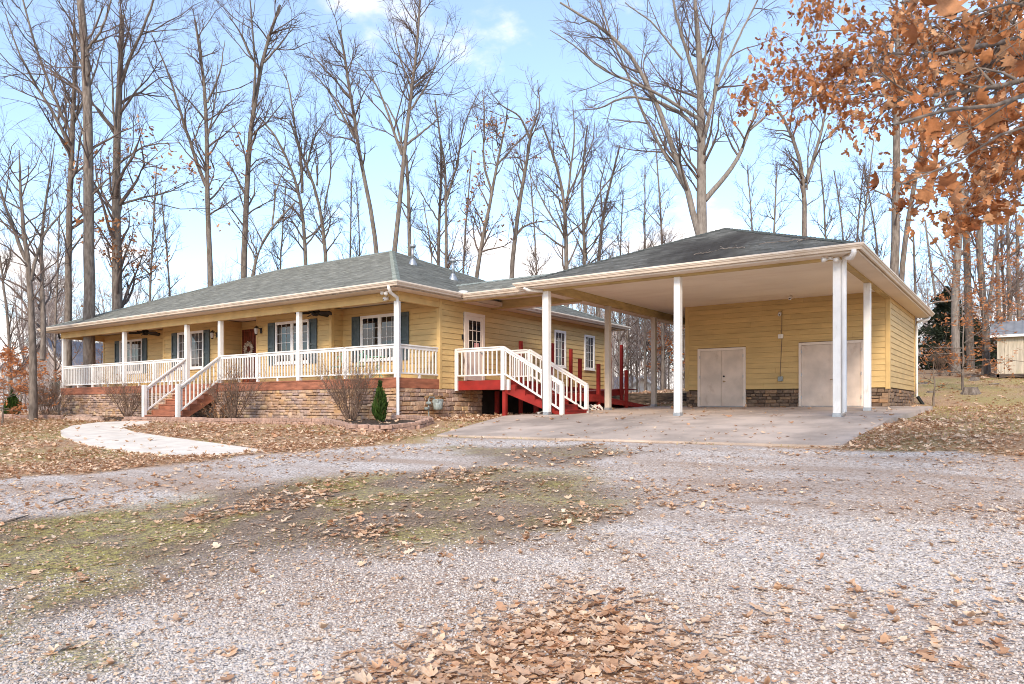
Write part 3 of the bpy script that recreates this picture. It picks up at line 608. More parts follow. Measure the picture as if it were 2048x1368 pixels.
# wall cores
wall = MB()
wall.box(XL,-30.11,YW,YB,ZST,zs); wall.box(-30.11,-25.86,YP,YB,ZST,zs-.001); wall.box(-25.86,-23.72,YD,YB,ZST,zs-.002); wall.box(-23.72,-19.60,YP,YB,ZST,zs-.003); wall.box(-19.60,XR,YW,YB,ZST,zs-.004)
GAPSHADE = mat('gap_shadow_core', (0.10, 0.065, 0.03), 0.9, 0.1, 3, 0)  # dark core behind the lap gaps, paints the shadow lines between boards
wl = wall.build('wall', GAPSHADE, house)
H0 = K+3.12; S0 = K+1.59
def window(parent, p, face, wdt, zb, zt, cols=3, rows=4, units=2, shut=0.0, glass=None, extra=None):
    """p = plan point of the left-bottom corner on the wall; face: 'S' or 'E'"""
    w_ = empty('window', (p[0], p[1], zb)); w_.parent = parent; w_.location = Vector((p[0], p[1], zb))-wloc(parent)
    T = (lambda s, o, z: (p[0]+s, p[1]-o, z)) if face == 'S' else (lambda s, o, z: (p[0]+o, p[1]+s, z))
    def bx(mb, s0, s1, o0, o1, z0, z1):
        a, b = T(s0, o0, z0), T(s1, o1, z1); return mb.box(min(a[0],b[0]),max(a[0],b[0]),min(a[1],b[1]),max(a[1],b[1]),z0,z1)
    f = MB(); e = 0.06
    bx(f,0,wdt,0.0,0.065,zt-e,zt); bx(f,0,wdt,0.0,0.065,zb,zb+e); bx(f,0,e,0.0,0.063,zb+e,zt-e); bx(f,wdt-e,wdt,0.0,0.063,zb+e,zt-e)
    bx(f,-0.03,wdt+0.03,0.0,0.085,zb-0.03,zb-0.001)
    uw = (wdt-2*e)/units
    for u in range(1, units): bx(f,e+uw*u-0.045,e+uw*u+0.045,0.0,0.060,zb+e,zt-e)
    f.build('frame', FRAME, w_)
    for u in range(units):
        a = e+uw*u+(0.045 if u else 0); b = e+uw*(u+1)-(0.045 if u < units-1 else 0)
        s = MB(); sr = 0.035
        bx(s,a,b,0.005,0.050,zb+e,zb+e+sr); bx(s,a,b,0.005,0.050,zt-e-sr,zt-e); bx(s,a,a+sr,0.005,0.048,zb+e+sr,zt-e-sr); bx(s,b-sr,b,0.005,0.048,zb+e+sr,zt-e-sr)
        s.build('sash', FRAME, w_)
        gl = MB(); bx(gl,a+.01,b-.01,0.001,0.030,zb+e+.01,zt-e-.01); gl.build('pane', glass or GLASS, w_)
        m_ = MB()
        for c in range(1, cols): x = a+sr+(b-a-2*sr)*c/cols; bx(m_,x-.006,x+.006,0.031,0.042,zb+e+sr,zt-e-sr)
        for r in range(1, rows): z = zb+e+sr+(zt-zb-2*e-2*sr)*r/rows; bx(m_,a+sr,b-sr,0.031,0.0405,z-.006,z+.006)
        m_.build('muntins', FRAME, w_)
    if shut:
        for x in (-shut-0.04, wdt+0.04):
            sh = MB(); bx(sh,x,x+0.05,0.03,0.07,zb-.02,zt); bx(sh,x+shut-0.05,x+shut,0.03,0.07,zb-.02,zt)
            bx(sh,x+.05,x+shut-.05,0.03,0.068,zt-.12,zt); bx(sh,x+.05,x+shut-.05,0.03,0.068,zb-.02,zb+.08); zm = zb+(zt-zb)*0.40; bx(sh,x+.05,x+shut-.05,0.03,0.068,zm,zm+.08)
            bx(sh,x+.05,x+shut-.05,0.03,0.038,zb+.08,zt-.12)
            so_ = sh.build('shutter', SHUT, w_)
            so_2 = MB(); z = zb+.09
            while z < zt-.14:
                if not (zm-.02 < z < zm+.075):
                    A, B = T(x+.05, .04, z), T(x+shut-.05, .04, z)
                    so_2.obox(A, B, .012, .03)
                z += .042
            so_2.build('louvres', SHUT, w_)
    return w_
WIN = [(-34.62,YW,1.95),(-28.97,YP,1.86),(-22.57,YP,1.85),(-18.66,YW,1.80)]
for i, (x, y, wd) in enumerate(WIN): window(house, (x, y), 'S', wd, S0, H0, 3, 4, 2, 0.38, BLIND if i == 1 else GLASS)
def holes_s(x0, lst): return [(a-x0-.02, b-x0+.02, z0-.03, z1+.0) for a, b, z0, z1 in lst]
zd = ZDK
mkw = lambda x0, x1, y, ws=(): siding(wl, (x0, y), (x1, y), ZDK, zs-.01, holes_s(x0, ws))
mkw(XL+.09,-30.11,YW,[(-34.62,-32.67,S0,H0)])
mkw(-30.02,-25.95,YP,[(-28.97,-27.11,S0,H0)])
mkw(-25.86,-23.72,YD,[(-25.78,-24.80,ZDK,H0)])
mkw(-23.63,-19.69,YP,[(-22.57,-20.72,S0,H0)])
mkw(-19.60,XR-.09,YW,[(-18.66,-16.86,S0,H0)])
siding(wl, (-25.86,YP+.09), (-25.86,YD), ZDK, zs-.01)            # entry recess, side facing east
siding(wl, (-19.60,YP+.09), (-19.60,YW), ZDK, zs-.01)            # jog
for x, y in ((-30.11,YP),(-25.86,YP),(-23.72,YP),(-19.60,YP)):
    sgn = -1 if x in (-30.11,-23.72) else 1
    MB().box(x-.09*(sgn>0)-.002, x+.09*(sgn<0)+.035*(sgn>0), y-.035, y+.09, ZDK, zs-.005).build('corner_board', TRIMY, house)
MB().box(XL-.035,XL+.09,YW-.035,YW+.09,ZDK,zs-.005).build('corner_board', TRIMY, house)
# gable side wall facing east
doorY0, doorY1 = 18.90, 19.98
siding(wl, (XR,YW+.07), (XR,YB-.09), ZST+.01, zs-.005, [(doorY0-YW-.11,doorY1-YW-.03,ZDK-.02,H0+.03),(24.47-YW-.07,25.37-YW-.07,S0-.02,K+3.06),(26.83-YW-.07,27.71-YW-.07,S0-.02,K+3.06)])
MB().cbox(XR-.10,XR+.038,YW-.035,YW+.07,ZST,zs-.004).build('corner_board', TRIMY, house)
MB().box(XR-.02,XR+.038,YB-.09,YB+.02,ZST,zs-.004).build('corner_board', TRIMY, house)
for y0 in (24.50, 26.86): window(house, (XR, y0), 'E', 0.84, K+1.60, K+3.05, 3, 4, 1, 0, BLIND)
# porch floor, rim board
MB().box(XL-.08,XR+.02,YF+.04,YD+.02,ZDK-.04,ZDK).build('porch_floor', BROWN, house)
for a, b in ((XL-.08,-26.16),(-26.157,-24.04),(-24.037,-19.7),(-19.697,XR+.02)): MB().box(a,b,YF-.01,YF+.035,ZST,ZDK-.042).build('rim_board', BROWN, house)
MB().box(XR-.02,XR+.022,YF+.036,YW+.03,ZST,ZDK-.042).build('rim_board', BROWN, house)
MB().box(XL-.08,XR+.03,YF-.03,YF+.035,ZDK-.04,ZDK-.001).build('floor_nosing', BROWN, house)
# stone foundation
fnd = MB(); fnd.box(XL-.06,XR-.02,YF+.06,YB,K-1.0,ZST-.001); fo = fnd.build('foundation', MORT, house)
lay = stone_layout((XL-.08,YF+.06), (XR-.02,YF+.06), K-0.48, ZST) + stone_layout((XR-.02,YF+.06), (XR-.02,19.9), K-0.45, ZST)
put_stones(fo, lay, 300)
MB().box(XR-.019,XR+.01,19.92,YB,K-.5,ZST-.004).build('deck_shade_panel', mat('under_deck_shade', (0.03,0.022,0.018), .9, .1, 3, 0), fo)  # near-black sheet in place of stones; shade under the deck painted in
# posts, railings
def post(parent, x, y, z0, z1, w_=0.15, m=POSTW, base=False, name='post'):
    o = MB().cbox(x-w_/2,x+w_/2,y-w_/2,y+w_/2,z0,z1,.01).build(name, m, parent)
    if base: MB().cbox(x-w_/2-.008,x+w_/2+.008,y-w_/2-.008,y+w_/2+.008,z0,z0+.09,.004).build('post_base', METAL, o)
    return o
PX = [XL+.06,-30.77,-26.19,-24.04,-19.68,XR-.09]
for x in PX: post(house, x, YF+.085, ZDK, ZBM-.001)
def railing(parent, p, q, zt0, zt1=None, hb=0.86, sp=0.145, bw=0.036, name='railing', m=WHITE, inter=False, foot=True, skip=0.07, lower=None):
    """rail between plan points p and q; zt0/zt1 top heights"""
    zt1 = zt0 if zt1 is None else zt1; P, Q = Vector((*p, zt0)), Vector((*q, zt1)); d = (Q-P); L_ = math.hypot(d.x, d.y); dn = Vector((d.x/L_, d.y/L_, 0)); sl = (zt1-zt0)/L_
    body = MB(); up = Vector((0,0,1))
    body.obox(P-up*.02, Q-up*.02, .10, .038); body.obox(P-up*.085, Q-up*.085, .036, .085); body.obox(P-up*hb, Q-up*hb, .07, .045)
    o = body.build(name, m, parent)
    n = max(1, int(round((L_-skip)/sp))); me = None
    dz = sl
    for i in range(n):
        s = L_*(i+0.5)/n; c = P+dn*s; zt = zt0+sl*s
        if me is None:
            b = MB(); h = hb-.13; x = bw/2
            b.obox((0,0,-hb+.02), (0,0,-.125+abs(sl)*x), bw, bw, up=(dn.x,dn.y,0)); me = b.mesh('baluster', m)
        link('baluster', me, o, loc=Vector((c.x,c.y,zt))-wloc(o))
    if foot:
        b2 = MB(); k = max(1, int(L_/1.9))
        for i in range(k): s = L_*(i+0.5)/k; c = P+dn*s; b2.box(c.x-.03,c.x+.03,c.y-.03,c.y+.03,ZDK,zt0-hb-.02)
        b2.build('rail_foot', m, o)
    return o
ZR = K+1.90; yr = YF+.085
def rail_span(a, b):
    m_ = (a+b)/2
    railing(house, (a+.075,yr), (m_-.045,yr), ZR); railing(house, (m_+.045,yr), (b-.075,yr), ZR)
    MB().cbox(m_-.045,m_+.045,yr-.045,yr+.045,ZDK,ZR-.04,.005).build('rail_post', WHITE, house)
rail_span(PX[0],PX[1]); rail_span(PX[1],PX[2]); rail_span(PX[3],PX[4]); rail_span(PX[4],PX[5])
railing(house, (XR-.06,YF+.16), (XR-.06,YW-.03), ZR); railing(house, (XL+.06,YF+.16), (XL+.06,YW-.03), ZR)
# front steps
steps = empty('porch_steps', (-25.1,15,1.2), 'brown wooden porch steps with white handrails at the front door', 'steps')
ns_, y_top, y_bot, z_bot = 7, YF-.02, 14.20, K-.44
rise = (ZDK-z_bot)/ns_; run = (y_top-y_bot)/(ns_-1)
for i in range(ns_-1):
    zt = ZDK-rise*(i+1); y1 = y_top-run*i
    s = empty('step', (-25.1,y1,zt)); s.parent = steps; s.location = Vector((-25.1,y1,zt))-wloc(steps)
    MB().box(-26.05,-24.14,y1-run-.03,y1-.012,zt-.038,zt).build('tread', BROWN, s)
    MB().box(-26.05,-24.14,y1-run+.002,y1-run+.02,zt-rise,zt-.04).build('riser', BROWN, s)
MB().box(-26.05,-24.14,y_top-.010,y_top+.005,ZDK-rise,ZDK-.042).build('riser', BROWN, steps)
for x in (-26.12,-24.135):
    b = MB(); zz = ZDK-.04
    pts = [(y_top,ZDK-.04)]
    for i in range(ns_-1): zt = ZDK-rise*(i+1)-.04; y1 = y_top-run*i; pts += [(y1,zt),(y1-run,zt)]
    pts += [(y_bot-.0,z_bot),(y_bot+.28,z_bot),(y_top,ZDK-.42-.12)]
    n = len(pts); b.v = [(x,y,z) for y,z in pts]+[(x+.04,y,z) for y,z in pts]; b.f = [tuple(range(n)), tuple(range(2*n-1,n-1,-1))]+[(i,n+i,n+(i+1)%n,(i+1)%n) for i in range(n)]
    b.build('stringer', BROWN, steps)
for x in (-26.17,-24.0):
    MB().cbox(x-.065,x+.065,14.16,14.29,z_bot-.05,K+.83,.008).build('newel_post', WHITE, steps)
    railing(steps, (x,14.29), (x,YF+.01), K+.74, ZR-.02, hb=.84, sp=.15, foot=False)
# front door, in the recess
fd = empty('front_door', (-25.3,YD,ZDK)); fd.parent = house; fd.location = Vector((-25.3,YD,ZDK))-wloc(house)
MB().box(-25.77,-25.68,YD-.06,YD,ZDK,H0).box(-24.90,-24.81,YD-.06,YD,ZDK,H0).box(-25.68,-24.90,YD-.058,YD,H0-.08,H0).build('casing', WOODD, fd)
d_ = MB(); d_.box(-25.68,-24.90,YD-.03,YD,ZDK,H0-.08)
for a, b in ((-25.58,-25.33),(-25.25,-25.0)):
    for z0, z1 in ((ZDK+.15,ZDK+.85),(ZDK+1.0,ZDK+1.95)): d_.box(a,b,YD-.045,YD-.029,z0,z1)
d_.build('door_leaf', WOODD, fd)
# wreath hung on the door
wr = []; wR = []
for i in range(420):
    a = random.uniform(0, 2*math.pi); r = random.gauss(0.20, 0.035); wr.append((-25.29+r*math.cos(a), YD-.07-random.uniform(0,.05), ZDK+1.42+r*math.sin(a)*1.15)); wR.append(random.random())
def blades(pts, size, R_, m, name, flat=0.0, seed=1, asp=0.5):
    """small crossed leaf-like quads around points"""
    rg = np.random.default_rng(seed); P = np.array(pts); n = len(P)
    a = rg.normal(size=(n,3)); a /= np.linalg.norm(a,axis=1)[:,None]; b = np.cross(a, rg.normal(size=(n,3))); b /= np.linalg.norm(b,axis=1)[:,None]
    s = (size*(0.6+0.8*rg.random(n)))[:,None] if np.isscalar(size) else np.asarray(size)[:,None]
    V = np.stack([P-a*s, P+b*s*asp, P+a*s, P-b*s*asp],1).reshape(-1,3); q = np.arange(4*n).reshape(n,4)
    return npmesh(name, V, [q], m, np.repeat(R_, 4))
wo = link('door_wreath', blades(wr, 0.045, wR, WREATHM, 'door_wreath')); tag(wo, 'pale dried wreath hanging on the dark red front door', 'wreath')
# side door
sdr = empty('side_door', (XR,19.44,ZDK)); sdr.parent = house; sdr.location = Vector((XR,19.44,ZDK))-wloc(house)
MB().box(XR,XR+.06,doorY0-.0,doorY0+.10,ZDK,H0+.02).box(XR,XR+.06,doorY1-.10,doorY1,ZDK,H0+.02).box(XR,XR+.062,doorY0-.01,doorY1+.01,H0-.08,H0+.03).build('casing', DOORW, sdr)
MB().box(XR,XR+.03,doorY0+.10,doorY1-.10,ZDK+.02,H0-.08).build('door_leaf', DOORW, sdr)
MB().box(XR+.031,XR+.036,doorY0+.23,doorY1-.23,ZDK+1.0,H0-.22).build('pane', GLASS, sdr)
mb = MB()
for c in range(4): y = doorY0+.22+(doorY1-doorY0-.44)*c/3; mb.box(XR+.036,XR+.046,y-.012,y+.012,ZDK+.98,H0-.20)
for r in range(4): z = ZDK+.99+(H0-.21-ZDK-.99)*r/3; mb.box(XR+.036,XR+.0455,doorY0+.21,doorY1-.21,z-.012,z+.012)
mb.build('muntins', DOORW, sdr)
MB().box(XR+.0365,XR+.039,doorY0+.52,doorY0+.78,ZDK+1.03,ZDK+1.27).build('notice', mat('pink_paper', (0.65,0.30,0.30), 0.8, 0.2, 30, 0), sdr)
MB().tube([(XR+.03,doorY1-.16,ZDK+.95),(XR+.09,doorY1-.16,ZDK+.95)],.03,10).build('handle', METAL, sdr, smooth=True)
MB().cbox(XR+.031,XR+.06,18.76,18.83,ZDK+1.33,ZDK+1.50,.005).build('doorbell', BLACK, house)
# downspouts
def rtube(pts, w_, d_, name, m, parent):
    mb = MB(); mb.tube(pts, w_/2*1.15, 8); return mb.build(name, m, parent, smooth=True)
dx = XR+.075
rtube([(hx1-.28,hy0-.04,ZGT-.12),(hx1-.28,hy0-.03,ZGT-.20),(hx1-.33,hy0+.10,ZGT-.30),(dx+.0,YF-.09,ZBM+.06),(dx-.005,YF-.06,ZBM-.08),(dx-.005,YF-.06,K-.30),(dx+.03,YF-.16,K-.38)],.085,.06,'downspout',WHITE,house)
rtube([(XL-.12,YF-.06,ZGT-.2),(XL-.12,YF-.06,ZBM+.1),(XL-.10,YF+.0,ZBM)],.07,.06,'downspout',BLACK,house)
rtube([(hx1-.05,YB+.2,ZGT-.15),(XR+.06,YB+.0,ZBM+.1),(XR+.06,YB-.03,K+0)],.075,.06,'downspout',WHITE,house)
# connector (breezeway) roof between house and carport
br = empty('breezeway', (-13.5,19.6,ZBM), 'short roofed link between the house eave and the carport', 'canopy')
ye0, ye1, yrg = 18.17, 21.03, 19.60; zrg = ZGT-.01+SL*(yrg-ye0)
lv = math.hypot(yrg-ye0, zrg-ZGT+.01); cc, ss = (yrg-ye0)/lv, (zrg-ZGT+.01)/lv
MB().add([(-14.63,ye0,ZGT-.01),(-12.0,ye0,ZGT-.01),(-10.75,yrg,zrg-.01),(-16.06,yrg,zrg-.01),(-14.63,ye1,ZGT-.01),(-12.0,ye1,ZGT-.01)],[(0,1,2,3),(3,2,5,4)]).build('roof_deck', SHING, br)
shingles(br, (-16.3,ye0,ZGT-.01), (1,0,0), 5, (0,cc,ss), lv, lambda v: 1.67-v*cc, lambda v: 4.3+v*cc*0.9, SHING)
hipcaps(br, (-16.0,yrg,zrg), (-10.9,yrg,zrg), Vector((0,-cc,-ss)), Vector((0,cc,-ss)), CAP)
sweep([(hx1-.0,ye0),(-12.1,ye0)], GPROF(ZGT-.002), 'gutter', GUT, br)
MB().box(-14.61,-12.05,ye0+.0,ye0+.02,ZGT-.17,ZGT-.02).build('fascia', GUT, br)
MB().box(XR+.03,-11.75,ye0+.021,18.42,zs-.02,zs-.008).build('soffit', SOFF, br)
MB().box(XR+.03,-11.63,18.551,20.349,K+3.66,K+3.67).build('breezeway_ceiling', CEIL, br)
MB().box(XR+.03,-11.63,20.501,ye1,zs-.02,zs-.008).build('soffit', SOFF, br)
MB().box(XR+.03,-11.63,18.42,18.55,K+3.385,K+3.66).build('beam', BEAM, br)
MB().box(XR+.03,-11.63,20.35,20.50,K+3.385,K+3.66).build('beam', BEAM, br)
vb = MB(); vb.lathe((-14.72,18.32,ZGT-.02), [(0.10,0),(0.16,.04),(0.17,.09),(0.13,.13),(0.02,.14)], 10); tag(vb.build('gutter_leaf_guard', WHITE, None), 'round cream leaf guard in the gutter corner where house and breezeway meet', 'gutter guard')
# roof vents
for x, y, h_, lb in ((-19.0,20.62,0.52,'tall thin galvanised flue pipe with cap near the hip of the house roof'),(-17.35,21.0,0.52,'galvanised flue pipe with cap lower down the right slope of the house roof')):
    zr_ = ZGT-.01+SL*(hx1-x); v = empty('roof_vent', (x,y,zr_), lb, 'roof vent')
    MB().lathe((x,y,zr_-.08), [(0.20,0),(0.16,.12),(0.07,.30),(0.068,.31)], 14).build('flashing', METAL, v, smooth=True)
    MB().lathe((x,y,zr_+.2), [(0.062,0),(0.062,h_-.05)], 14).build('pipe', METAL, v, smooth=True)
    MB().lathe((x,y,zr_+.2+h_-.06), [(0.10,0),(0.12,.02),(0.12,.09),(0.10,.11),(0.02,.13)], 14).build('cap', METAL, v, smooth=True)
# ------------------------------------------------------------------ CARPORT with storage room
CXR, CXL, CYF, CYW, CYB = -3.62, -11.55, 18.17, 25.57, 31.6
cx0, cx1, cy0, cy1 = -12.2, -3.08, 17.75, 32.4
ZC = K+3.64; CBM = K+3.41
cp = empty('carport', (-7.6,22,1.4), 'open tan carport with white posts, dark hip roof and a storage room at its back', 'carport')
hiproof(cp, cx0, cx1, cy0, cy1, ZC-.01, 0.41, SHING2, CAP2, along='y')
# left slope (west) also shows beside the breezeway
CR = [o for o in cp.children if o.name.startswith('roof')][0]
lv2 = math.hypot(4.56, 4.56*.41); c2_, s2_ = 4.56/lv2, 4.56*.41/lv2
shingles(CR, (cx0,cy0,ZC-.01), (0,1,0), 4, (c2_,0,s2_), lv2, lambda v: v*c2_, lambda v: 7.0, SHING2)
sweep([(cx0,cy1),(cx0,cy0),(cx1,cy0),(cx1,cy1),(cx0+3,cy1)], GPROF(ZC), 'gutter', GUT, cp)
sweep([(cx0+.02,cy1-.02),(cx0+.02,cy0+.02),(cx1-.02,cy0+.02),(cx1-.02,cy1-.02)], [(0,ZC-.18),(0,ZC-.02),(-0.025,ZC-.02),(-0.025,ZC-.18)], 'fascia', GUT, cp)
zc = ZC-.172
MB().box(cx0+.046,cx1-.046,cy0+.046,CYF-.001,zc,zc+.01).build('soffit', SOFF, cp)
sf = empty('soffit', (0,0,0)); sf.parent = cp; sf.location = -wloc(cp)
n = 38
for i in range(n):
    y0 = CYF+(cy1-.05-CYF)*i/n; y1 = CYF+(cy1-.05-CYF)*(i+1)/n-.006
    MB().box(CXR+.075,cx1-.046,y0,y1,zc,zc+.01).build('soffit_panel', SOFF, sf)
MB().box(CXR+.075,cx1-.046,CYF,cy1-.05,zc+.012,zc+.02).build('soffit_back', GUT, sf)
MB().box(cx0+.046,CXL-.075,CYF,cy1-.05,zc,zc+.01).build('soffit', SOFF, cp)
# ceiling boards under the roof
ce = empty('ceiling', (0,0,0)); ce.parent = cp; ce.location = -wloc(cp)
n = 34
for i in range(n):
    y0 = CYF+.13+(CYW-CYF-.13)*i/n; y1 = CYF+.13+(CYW-CYF-.13)*(i+1)/n-.004
    MB().box(CXL+.074,CXR-.074,y0,y1,K+3.655,K+3.665).build('ceiling_panel', CEIL, ce)
MB().box(CXL-.0,CXR+.0,CYF,CYW,K+3.67,K+3.68).build('ceiling_back', CEIL, ce)
MB().box(CXL+.074,-10.185,CYW+.002,CYB+.6,K+3.656,K+3.668).build('ceiling_panel', CEIL, ce)
MB().box(CXL-.075,CXR+.075,CYF,CYF+.13,CBM,K+3.64).build('beam', BEAM, cp)
MB().box(CXL-.075,CXL+.072,CYF+.133,CYB+.6,CBM,K+3.652).build('beam', BEAM, cp)
MB().box(CXR-.072,CXR+.075,CYF+.133,CYW-.03,CBM,K+3.652).build('beam', BEAM, cp)
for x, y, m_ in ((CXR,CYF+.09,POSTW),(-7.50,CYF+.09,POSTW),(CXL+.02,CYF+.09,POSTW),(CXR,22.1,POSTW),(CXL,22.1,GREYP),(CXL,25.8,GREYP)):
    post(cp, x, y, slabz(y)-.005, CBM-.001, 0.175, m_, True)
# storage room
SXL, SXR = -10.18, -3.57
cb = MB(); cb.box(SXL,SXR,CYW,CYB,K+.62,zc-.002).box(SXL-.0,SXR-.0,CYW+.001,CYW+.3,zc-.002,K+3.654); sw_ = cb.build('wall', GAPSHADE, cp)
D1 = (-9.74,-8.02,K+2.11); D2 = (-6.26,-4.27,K+2.16)
siding(sw_, (SXL+.10,CYW), (SXR-.10,CYW), K+.64, K+3.65, [(D1[0]-SXL-.10,D1[1]-SXL-.10,0,D1[2]+.02),(D2[0]-SXL-.10,D2[1]-SXL-.10,0,D2[2]+.02)])
siding(sw_, (SXR,CYW+.10), (SXR,CYB-.06), K+.64, zc-.003)
MB().box(SXL-.035,SXL+.10,CYW-.038,CYW+.05,K+.60,K+3.652).build('corner_board', TRIMY, cp)
MB().cbox(SXR-.10,SXR+.038,CYW-.038,CYW+.10,K+.60,zc-.002,.004).build('corner_board', TRIMY, cp)
MB().box(SXR-.03,SXR+.038,CYB-.06,CYB+.03,K+.60,zc-.002).build('corner_board', TRIMY, cp)
fb = MB().box(SXL+.02,SXR-.02,CYW+.03,CYB-.02,K-.5,K+.61).build('foundation', MORT, cp)
lay = stone_layout((SXL+.0,CYW+.03), (SXR-.02,CYW+.03), K-.02, K+.62, [(D1[0]-SXL,D1[1]-SXL,99),(D2[0]-SXL,D2[1]-SXL,99)]) + stone_layout((SXR-.02,CYW+.0), (SXR-.02,CYB), K-.1, K+.62)
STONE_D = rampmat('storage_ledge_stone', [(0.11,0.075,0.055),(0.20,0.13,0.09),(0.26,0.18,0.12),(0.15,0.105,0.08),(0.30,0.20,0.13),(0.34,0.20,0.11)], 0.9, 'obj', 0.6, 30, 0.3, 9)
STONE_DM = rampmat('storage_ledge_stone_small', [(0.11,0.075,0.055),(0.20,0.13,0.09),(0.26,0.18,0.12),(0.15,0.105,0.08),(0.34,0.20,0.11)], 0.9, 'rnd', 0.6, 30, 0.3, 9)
put_stones(fb, lay, 300, STONE_D, STONE_DM)
for (a, b, zt), lb in ((D1,'lower'),(D2,'taller')):
    zb = slabz(CYW)+.004
    dd = empty('double_door', ((a+b)/2,CYW,zb)); dd.parent = cp; dd.location = Vector(((a+b)/2,CYW,zb))-wloc(cp)
    MB().box(a,a+.085,CYW-.06,CYW+.02,zb,zt).box(b-.085,b,CYW-.06,CYW+.02,zb,zt).box(a+.085,b-.085,CYW-.058,CYW+.02,zt-.085,zt).build('casing', DOORW, dd)
    mdl = (a+b)/2
    for s, t in ((a+.09,mdl-.004),(mdl+.004,b-.09)):
        MB().box(s,t,CYW-.025,CYW+.02,zb+.02,zt-.09).build('door_leaf', DOORM, dd)
    MB().box(mdl-.03,mdl+.0,CYW-.034,CYW-.0255,zb+.02,zt-.09).build('astragal', DOORM, dd)
    for hz in (.25, 1.0, zt-zb-.35):
        for hx_ in (a+.088, b-.088): MB().box(hx_-.012,hx_+.012,CYW-.066,CYW-.0605,zb+hz,zb+hz+.10).build('hinge', METAL, dd)
    MB().box(a+.086,b-.086,CYW-.05,CYW-.026,zb,zb+.018).build('threshold', METAL, dd)
    MB().tube([(mdl+.09,CYW-.02,zb+1.06),(mdl+.09,CYW-.05,zb+1.06)],.032,10).build('deadbolt', BLACK, dd)
    h2 = MB(); h2.tube([(mdl+.09,CYW-.02,zb+.88),(mdl+.09,CYW-.06,zb+.88)],.03,10); h2.tube([(mdl+.09,CYW-.06,zb+.88),(mdl-.02 if lb == 'taller' else mdl+.16,CYW-.06,zb+.87)],.011,6); h2.build('handle', BRASS, dd)
# carport downspouts
rtube([(cx1-.09,cy0-.05,ZC-.13),(cx1-.09,cy0-.05,ZC-.20),(cx1-.16,cy0+.03,ZC-.30),(CXR+.17,CYF+.0,CBM+.03),(CXR+.15,CYF+.03,CBM-.12),(CXR+.15,CYF+.03,slabz(CYF)+.12),(CXR+.15,CYF-.04,slabz(CYF)+.06)],.10,.07,'downspout',WHITE,cp)
rtube([(-12.0,cy0-.02,ZC-.15),(-11.9,cy0+.05,ZC-.22),(CXL-.10,CYF+.10,CBM+.02),(CXL-.12,CYF+.12,CBM-.1),(CXL-.12,CYF+.12,slabz(18)+.12),(CXL-.22,CYF-.05,slabz(18)+.05)],.085,.07,'downspout',WHITE,cp)
rtube([(cx1-.02,cy1-.15,ZC-.14),(cx1-.06,cy1-.25,ZC-.26),(SXR+.10,CYB+.02,ZC-.40),(SXR+.09,CYB+.0,ZC-.55),(SXR+.09,CYB+.0,K+.45),(SXR+.14,CYB-.02,K+.38)],.085,.07,'downspout',WHITE,cp)
mb = MB(); P0, P1 = Vector((SXR+.13,CYB-.02,K+.42)), Vector((SXR+.36,CYB-.16,K+.06))
for i in range(14): a, b = P0.lerp(P1,i/14), P0.lerp(P1,(i+.6)/14); mb.tube([a,b],.062,10); mb.tube([b,P0.lerp(P1,(i+1)/14)],.052,10)
mb.build('drain_hose', BLKPL, cp)
# twigs lying on the carport roof
for k, (x, y, ln, an) in enumerate(((-5.6,18.9,1.5,.25),(-5.9,18.7,.9,2.4),(-7.2,18.6,.5,.3),(-4.6,18.6,.5,1.2))):
    pts = []; ang = an; xx, yy = x, y
    for i in range(9): pts.append((xx,yy,ZC+.03+.41*min(yy-cy0,cx1-xx)+.02*(i%2))); xx += math.cos(ang)*ln/8; yy += math.sin(ang)*ln/8*.5; ang += random.uniform(-.5,.5)
    b = MB(); b.tube(pts,[.012]*8+[.004],4)
    for j in (2,4,6): q = Vector(pts[j]); b.tube([q,q+Vector((random.uniform(-.1,.3),random.uniform(-.2,.2),.05))],.006,3)
    tag(b.build('fallen_twig', BARK2, None), 'bare fallen twig lying on the dark carport roof', 'twig', 'twigs fallen on the carport roof')
# ------------------------------------------------------------------ fixtures
def floodlight(x, y, z, label, dirs):
    f = empty('floodlight', (x,y,z), label, 'floodlight'); MB().lathe((x,y,z-.01),[(.05,0),(.055,.03),(.05,.05)],12).build('mount', WHITE, f)
    for dx_, dy_, dz_ in dirs:
        d = Vector((dx_,dy_,dz_)).normalized(); p = Vector((x,y,z)); b = MB(); b.tube([p, p+d*.08],.018,8); b.tube([p+d*.08, p+d*.13, p+d*.20],[.03,.05,.06],12); b.build('lamp_head', WHITE, f, smooth=True)
floodlight(XR-.16,YF-.25,zs-.06,'twin white floodlight under the porch eave at the house corner',((-.8,-.5,-.1),(.35,-.6,-.25)))
floodlight(CXR-.10,CYF-.16,CBM-.0,'twin white floodlight above the front right carport post',((-.9,-.7,-.15),(.8,-.3,-.25)))
def camera_(x, y, z, d, label):
    f = empty('security_camera', (x,y,z), label, 'camera'); d = Vector(d).normalized(); p = Vector((x,y,z))
    MB().tube([p,p-Vector((0,-.05,-.05))],.02,8).build('bracket', WHITE, f); MB().tube([p-d*.03,p+d*.12],.055,12).build('housing', WHITE, f, smooth=True); MB().tube([p+d*.12,p+d*.124],.022,12).build('lens', BLACK, f)
camera_(XR-.36,YF-.06,ZBM+.08,(-.4,-.8,-.3),'small white camera on the porch beam beside the corner post')
camera_(-6.86+.0,CYW-.09,K+3.18,(.1,-.8,-.5),'white camera high on the carport back wall')
camera_(-6.35,CYW-.7,K+3.60,(.0,-.8,-.4),'tiny white camera under the carport ceiling')
jb = empty('junction_box', (-6.84,CYW-.05,K+2.4), 'small white box on the carport back wall with a cable through it', 'electrical box'); MB().cbox(-6.92,-6.76,CYW-.09,CYW-.03,K+2.34,K+2.48,.006).build('box', WHITE, jb)
